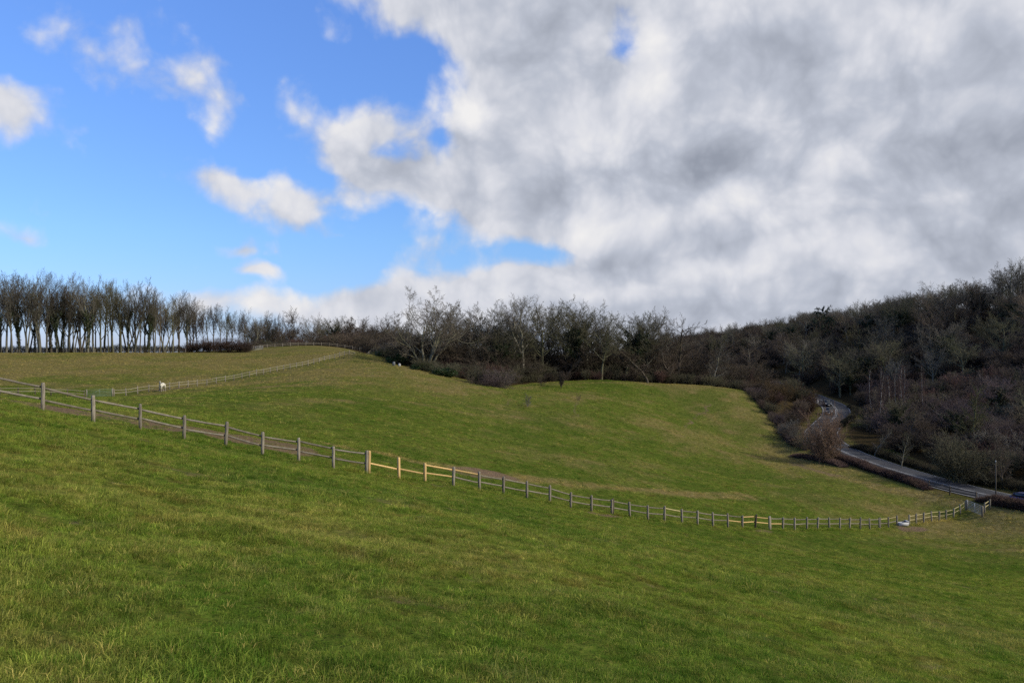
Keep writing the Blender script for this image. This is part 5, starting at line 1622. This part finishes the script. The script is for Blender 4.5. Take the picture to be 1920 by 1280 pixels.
hedge('bend_hedge', [at(1592, 201), at(1604, 191), at(1592, 178), at(1574, 168)], 1.3, 1.2, 6000, (0.05, 0.045, 0.028), 'low dark hedge round the outside of the road bend', 4)
hedge('field_hedge', [at(1398, 193.5), at(1425, 181), at(1448, 170), at(1466, 160.5), at(1476, 152), at(1490, 145.5), at(1520, 141)], 1.5, 1.7, 9000, (0.058, 0.044, 0.036), 'dark brown hedge down the right side of the bowl', 5)
hedge('bramble_strip', [at(1484, 139), at(1510, 135.5), at(1545, 130.5), at(1585, 125)], 0.75, 1.3, 5000, (0.13, 0.085, 0.072), 'low purplish bramble strip along the dry edge of the bowl', 6)
hedge('ivy_scrub', [at(470, 262), at(540, 270), at(620, 276), at(700, 276), at(745, 262)], 2.0, 3.0, 9000, (0.05, 0.042, 0.03), 'dark low scrub line behind the far paddock rails', 7)
hedge('belt_scrub', [at(-60, 219), at(0, 221), at(120, 227), at(240, 235), at(350, 243)], 2.5, 3.0, 22000, (0.042, 0.038, 0.026), 'low dark scrub along the foot of the hilltop belt', 8)

# ------------------------------------------------------------------ cars
GLASS = plain('car_glass', (0.012, 0.016, 0.020), 0.08, 0.6, var=0.05)
TYRE = plain('tyre', (0.015, 0.015, 0.016), 0.85, 0.2)
RIM = plain('rim', (0.35, 0.36, 0.37), 0.35, 0.5, 0.7)
LAMP = plain('headlamp', (0.75, 0.77, 0.8), 0.15, 0.6)
TAIL = plain('tail_lamp', (0.25, 0.01, 0.01), 0.25, 0.5)
PLATE = plain('number_plate', (0.7, 0.7, 0.66), 0.5)
TRIM = plain('black_trim', (0.02, 0.02, 0.021), 0.6)
def car(px_d, fwd, paint, label, tall=1.0):
    """x runs forward; body, cabin glass, wheels, lamps, plate"""
    X, Y = px_d
    dd = np.hypot(ROAD[:, 0] - X, ROAD[:, 1] - Y)
    i = int(np.argmin(dd))
    root = empty('car', (X, Y, ROADZ[i] + 0.03), math.atan2(fwd[1], fwd[0]))
    tag(root, label, 'car', 'cars on the road')
    # lower body: cross-sections along x (x, half width, bottom, top)
    secs = [(-2.12, .70, .42, .86), (-2.02, .82, .30, .98), (-1.5, .88, .24, 1.0), (-0.4, .90, .22, .98), (0.7, .90, .22, .97), (1.35, .88, .24, .93), (1.95, .82, .30, .80), (2.12, .70, .40, .66)]
    b = MB()
    rings = []
    for x_, w, z0, z1 in secs:
        z1 *= tall
        rings.append([(x_, -w, z0 + .08), (x_, -w * .96, z0), (x_, w * .96, z0), (x_, w, z0 + .08), (x_, w, z0 + (z1 - z0) * .6), (x_, w * .92, z1 - .03), (x_, w * .8, z1), (x_, -w * .8, z1), (x_, -w * .92, z1 - .03), (x_, -w, z0 + (z1 - z0) * .6)])
    b.loft(rings)
    b.build('body', paint, root, smooth=True)
    # cabin: glass house and painted roof
    T = tall
    cab = [(-1.95, .70, .97 * T, .74, .99 * T), (-1.45, .62, 1.40 * T, .80, .98 * T), (-0.5, .62, 1.50 * T, .80, .98 * T), (0.35, .60, 1.46 * T, .80, .97 * T), (1.15, .66, .98 * T, .76, .95 * T)]
    b = MB(); rings = []
    for x_, wt, zt, wb, zb in cab:
        rings.append([(x_, -wb, zb - .05), (x_, wb, zb - .05), (x_, wt, zt), (x_, -wt, zt)])
    b.loft(rings); b.build('window_glass', GLASS, root)
    b = MB()
    rings = [[(x_, -w, z - .05), (x_, w, z - .05), (x_, w * .9, z + .02), (x_, -w * .9, z + .02)] for x_, w, z in ((-1.52, .62, 1.385 * T), (-1.2, .635, 1.45 * T), (-0.5, .64, 1.51 * T), (0.1, .63, 1.49 * T), (0.42, .60, 1.43 * T))]
    b.loft(rings); b.build('roof', paint, root, smooth=True)
    for s in (-1, 1):
        for x0, z0, x1, z1 in ((-1.5, 1.40, -1.75, .98), (-0.45, 1.48, -0.5, .98), (0.38, 1.44, 1.12, .97)):
            b = MB(); b.tube([(x0, s * .625, z0 * T), (x1, s * .80, z1 * T)], .035, 5); b.build('pillar', paint, root)
        for x_ in (-1.30, 1.32):
            b = MB(); a_ = np.arange(16) / 16 * 2 * np.pi
            b.loft([np.c_[x_ + np.cos(a_) * r_, np.full(16, s * y_), .33 + np.sin(a_) * r_] for r_, y_ in ((.30, .70), (.335, .72), (.335, .90), (.29, .915))])
            w_ = b.build('wheel', TYRE, root, smooth=True)
            b = MB(); b.loft([np.c_[x_ + np.cos(a_) * r_, np.full(16, s * y_), .33 + np.sin(a_) * r_] for r_, y_ in ((.21, .90), (.21, .92), (.06, .93))]); b.build('rim', RIM, w_, smooth=True)
        b = MB(); b.box((1.99, s * .60, .68 * T), (.16, .34, .13), bev=.03); b.build('headlight', LAMP, root)
        b = MB(); b.box((-2.03, s * .64, .82 * T), (.12, .26, .18), bev=.03); b.build('tail_light', TAIL, root)
        b = MB(); b.box((0.75, s * .98, 1.0 * T), (.12, .16, .12), bev=.03); b.build('mirror', paint, root)
    b = MB(); b.box((2.09, 0, .52), (.08, .9, .14)); b.build('grille', TRIM, root)
    b = MB(); b.box((2.135, 0, .40), (.02, .5, .10)); b.build('number_plate', PLATE, root)
    b = MB(); b.box((2.06, 0, .32), (.12, 1.5, .10), bev=.02); b.build('bumper', TRIM, root)
    return root
def road_pose(px, d, lane):
    X, Y = at(px, d)
    i = int(np.argmin(np.hypot(ROAD[:, 0] - X, ROAD[:, 1] - Y)))
    T = ROAD[min(i + 1, len(ROAD) - 1)] - ROAD[max(i - 1, 0)]
    T /= np.linalg.norm(T)
    Nn = np.array((T[1], -T[0]))
    return ROAD[i] + Nn * lane, T
P1 = plain('paint_charcoal', (0.035, 0.038, 0.042), 0.25, 0.6, 0.4, 0.05)
P2 = plain('paint_black', (0.012, 0.016, 0.022), 0.22, 0.6, 0.3, 0.05)
P3 = plain('paint_blue', (0.016, 0.020, 0.10), 0.22, 0.6, 0.3, 0.05)
pp, tt = road_pose(1550, 196, -1.6)
pp, tt = road_pose(1553, 190, 1.55)
car(pp, tt, P1, 'dark grey car coming round the road bend, nearer of the two', 1.05)
pp, tt = road_pose(1545, 204, 1.55)
car(pp, tt, P2, 'black car close behind the dark grey one on the bend', 1.1)
pp, tt = road_pose(1948, 97.3, 1.5)
car(pp, tt, P3, 'dark blue car entering on the road straight at the photo\'s right edge')

# ------------------------------------------------------------------ horse
def horse(X, Y, heading):
    J = {}
    def v(n, p, r): J[n] = (p, r)
    # x forward, z up
    v('croup', (-0.62, 0, 1.30), .26); v('rump', (-0.82, 0, 1.18), .20); v('loin', (-0.30, 0, 1.27), .27); v('barrel', (0.05, 0, 1.20), .30); v('chest', (0.42, 0, 1.20), .27); v('breast', (0.66, 0, 1.18), .19)
    v('neck1', (0.80, 0.04, 1.36), .155); v('neck2', (0.98, 0.12, 1.56), .125); v('poll', (1.12, 0.20, 1.72), .10); v('brow', (1.22, 0.28, 1.66), .098); v('nose', (1.36, 0.40, 1.46), .07); v('muzzle', (1.41, 0.44, 1.38), .06)
    v('tail1', (-0.98, 0, 1.18), .05); v('tail2', (-1.06, 0, 0.90), .06); v('tail3', (-1.07, 0, 0.55), .035)
    E = [('barrel', 'loin'), ('loin', 'croup'), ('croup', 'rump'), ('rump', 'tail1'), ('tail1', 'tail2'), ('tail2', 'tail3'), ('barrel', 'chest'), ('chest', 'breast'), ('breast', 'neck1'), ('neck1', 'neck2'), ('neck2', 'poll'), ('poll', 'brow'), ('brow', 'nose'), ('nose', 'muzzle')]
    for s, k in ((1, 'l'), (-1, 'r')):
        sh = 0.06 * s
        v('stifle' + k, (-0.56, .17 * s, .98), .15); v('gaskin' + k, (-0.68, .18 * s, .78), .09); v('hock' + k, (-0.84, .17 * s, .56), .06); v('hcan' + k, (-0.82, .17 * s, .26), .042); v('hfet' + k, (-0.78, .17 * s, .12), .05); v('hhoof' + k, (-0.73, .17 * s, .03), .06)
        v('elbow' + k, (0.46 + sh, .16 * s, .92), .11); v('fore' + k, (0.46 + sh, .16 * s, .70), .07); v('knee' + k, (0.46 + sh, .16 * s, .50), .055); v('fcan' + k, (0.46 + sh, .16 * s, .26), .04); v('ffet' + k, (0.48 + sh, .16 * s, .12), .05); v('fhoof' + k, (0.51 + sh, .16 * s, .03), .06)
        v('ear' + k, (1.10, 0.20 + .06 * s, 1.84), .03)
        E += [('croup', 'stifle' + k), ('stifle' + k, 'gaskin' + k), ('gaskin' + k, 'hock' + k), ('hock' + k, 'hcan' + k), ('hcan' + k, 'hfet' + k), ('hfet' + k, 'hhoof' + k), ('chest', 'elbow' + k), ('elbow' + k, 'fore' + k), ('fore' + k, 'knee' + k), ('knee' + k, 'fcan' + k), ('fcan' + k, 'ffet' + k), ('ffet' + k, 'fhoof' + k), ('poll', 'ear' + k)]
    names = list(J)
    me = bpy.data.meshes.new('body')
    me.from_pydata([J[n][0] for n in names], [(names.index(a), names.index(b)) for a, b in E], [])
    root = empty('horse', (X, Y, hz(X, Y)), heading)
    tag(root, 'pale cream horse standing at the upper field fence near the green gate', 'horse')
    o = link('body', me, root)
    sk = o.modifiers.new('skin', 'SKIN')
    for i, n in enumerate(names):
        me.skin_vertices[0].data[i].radius = (J[n][1], J[n][1])
        me.skin_vertices[0].data[i].use_root = n == 'barrel'
    ss = o.modifiers.new('sub', 'SUBSURF'); ss.levels = 1; ss.render_levels = 2
    m, N, b = material('horse_coat', 0.8, 0.2)
    P = N.n('ShaderNodeTexCoord').outputs['Object']
    sx = N.n('ShaderNodeSeparateXYZ'); N.put(sx.inputs[0], P)
    face = N.mr(sx.outputs[0], 1.08, 1.30)
    col = N.ramp(N.noise(P, 3, 3), [(0.3, (0.52, 0.49, 0.40)), (0.7, (0.68, 0.65, 0.55))])
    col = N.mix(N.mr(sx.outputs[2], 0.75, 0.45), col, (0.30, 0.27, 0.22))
    col = N.mix(N.m('MULTIPLY', face, 0.75), col, (0.16, 0.14, 0.115))
    N.put(b.inputs['Base Color'], col)
    me.materials.append(m)
    mn = MB()
    r = random.Random(3)
    for i in range(40):
        t = r.uniform(0, 1)
        p = np.array((0.82 + .30 * t, 0.05 + .14 * t, 1.50 + .33 * t))
        mn.tube([p, p + (-.05, -.10 - r.uniform(0, .05), -.06), p + (-.06, -.15, -.28)], [.02, .016, .004], 4)
    mn.build('mane', plain('mane', (0.45, 0.42, 0.35), 0.8), root)
X, Y = at(304, 132.4)
horse(X, Y, math.radians(268))
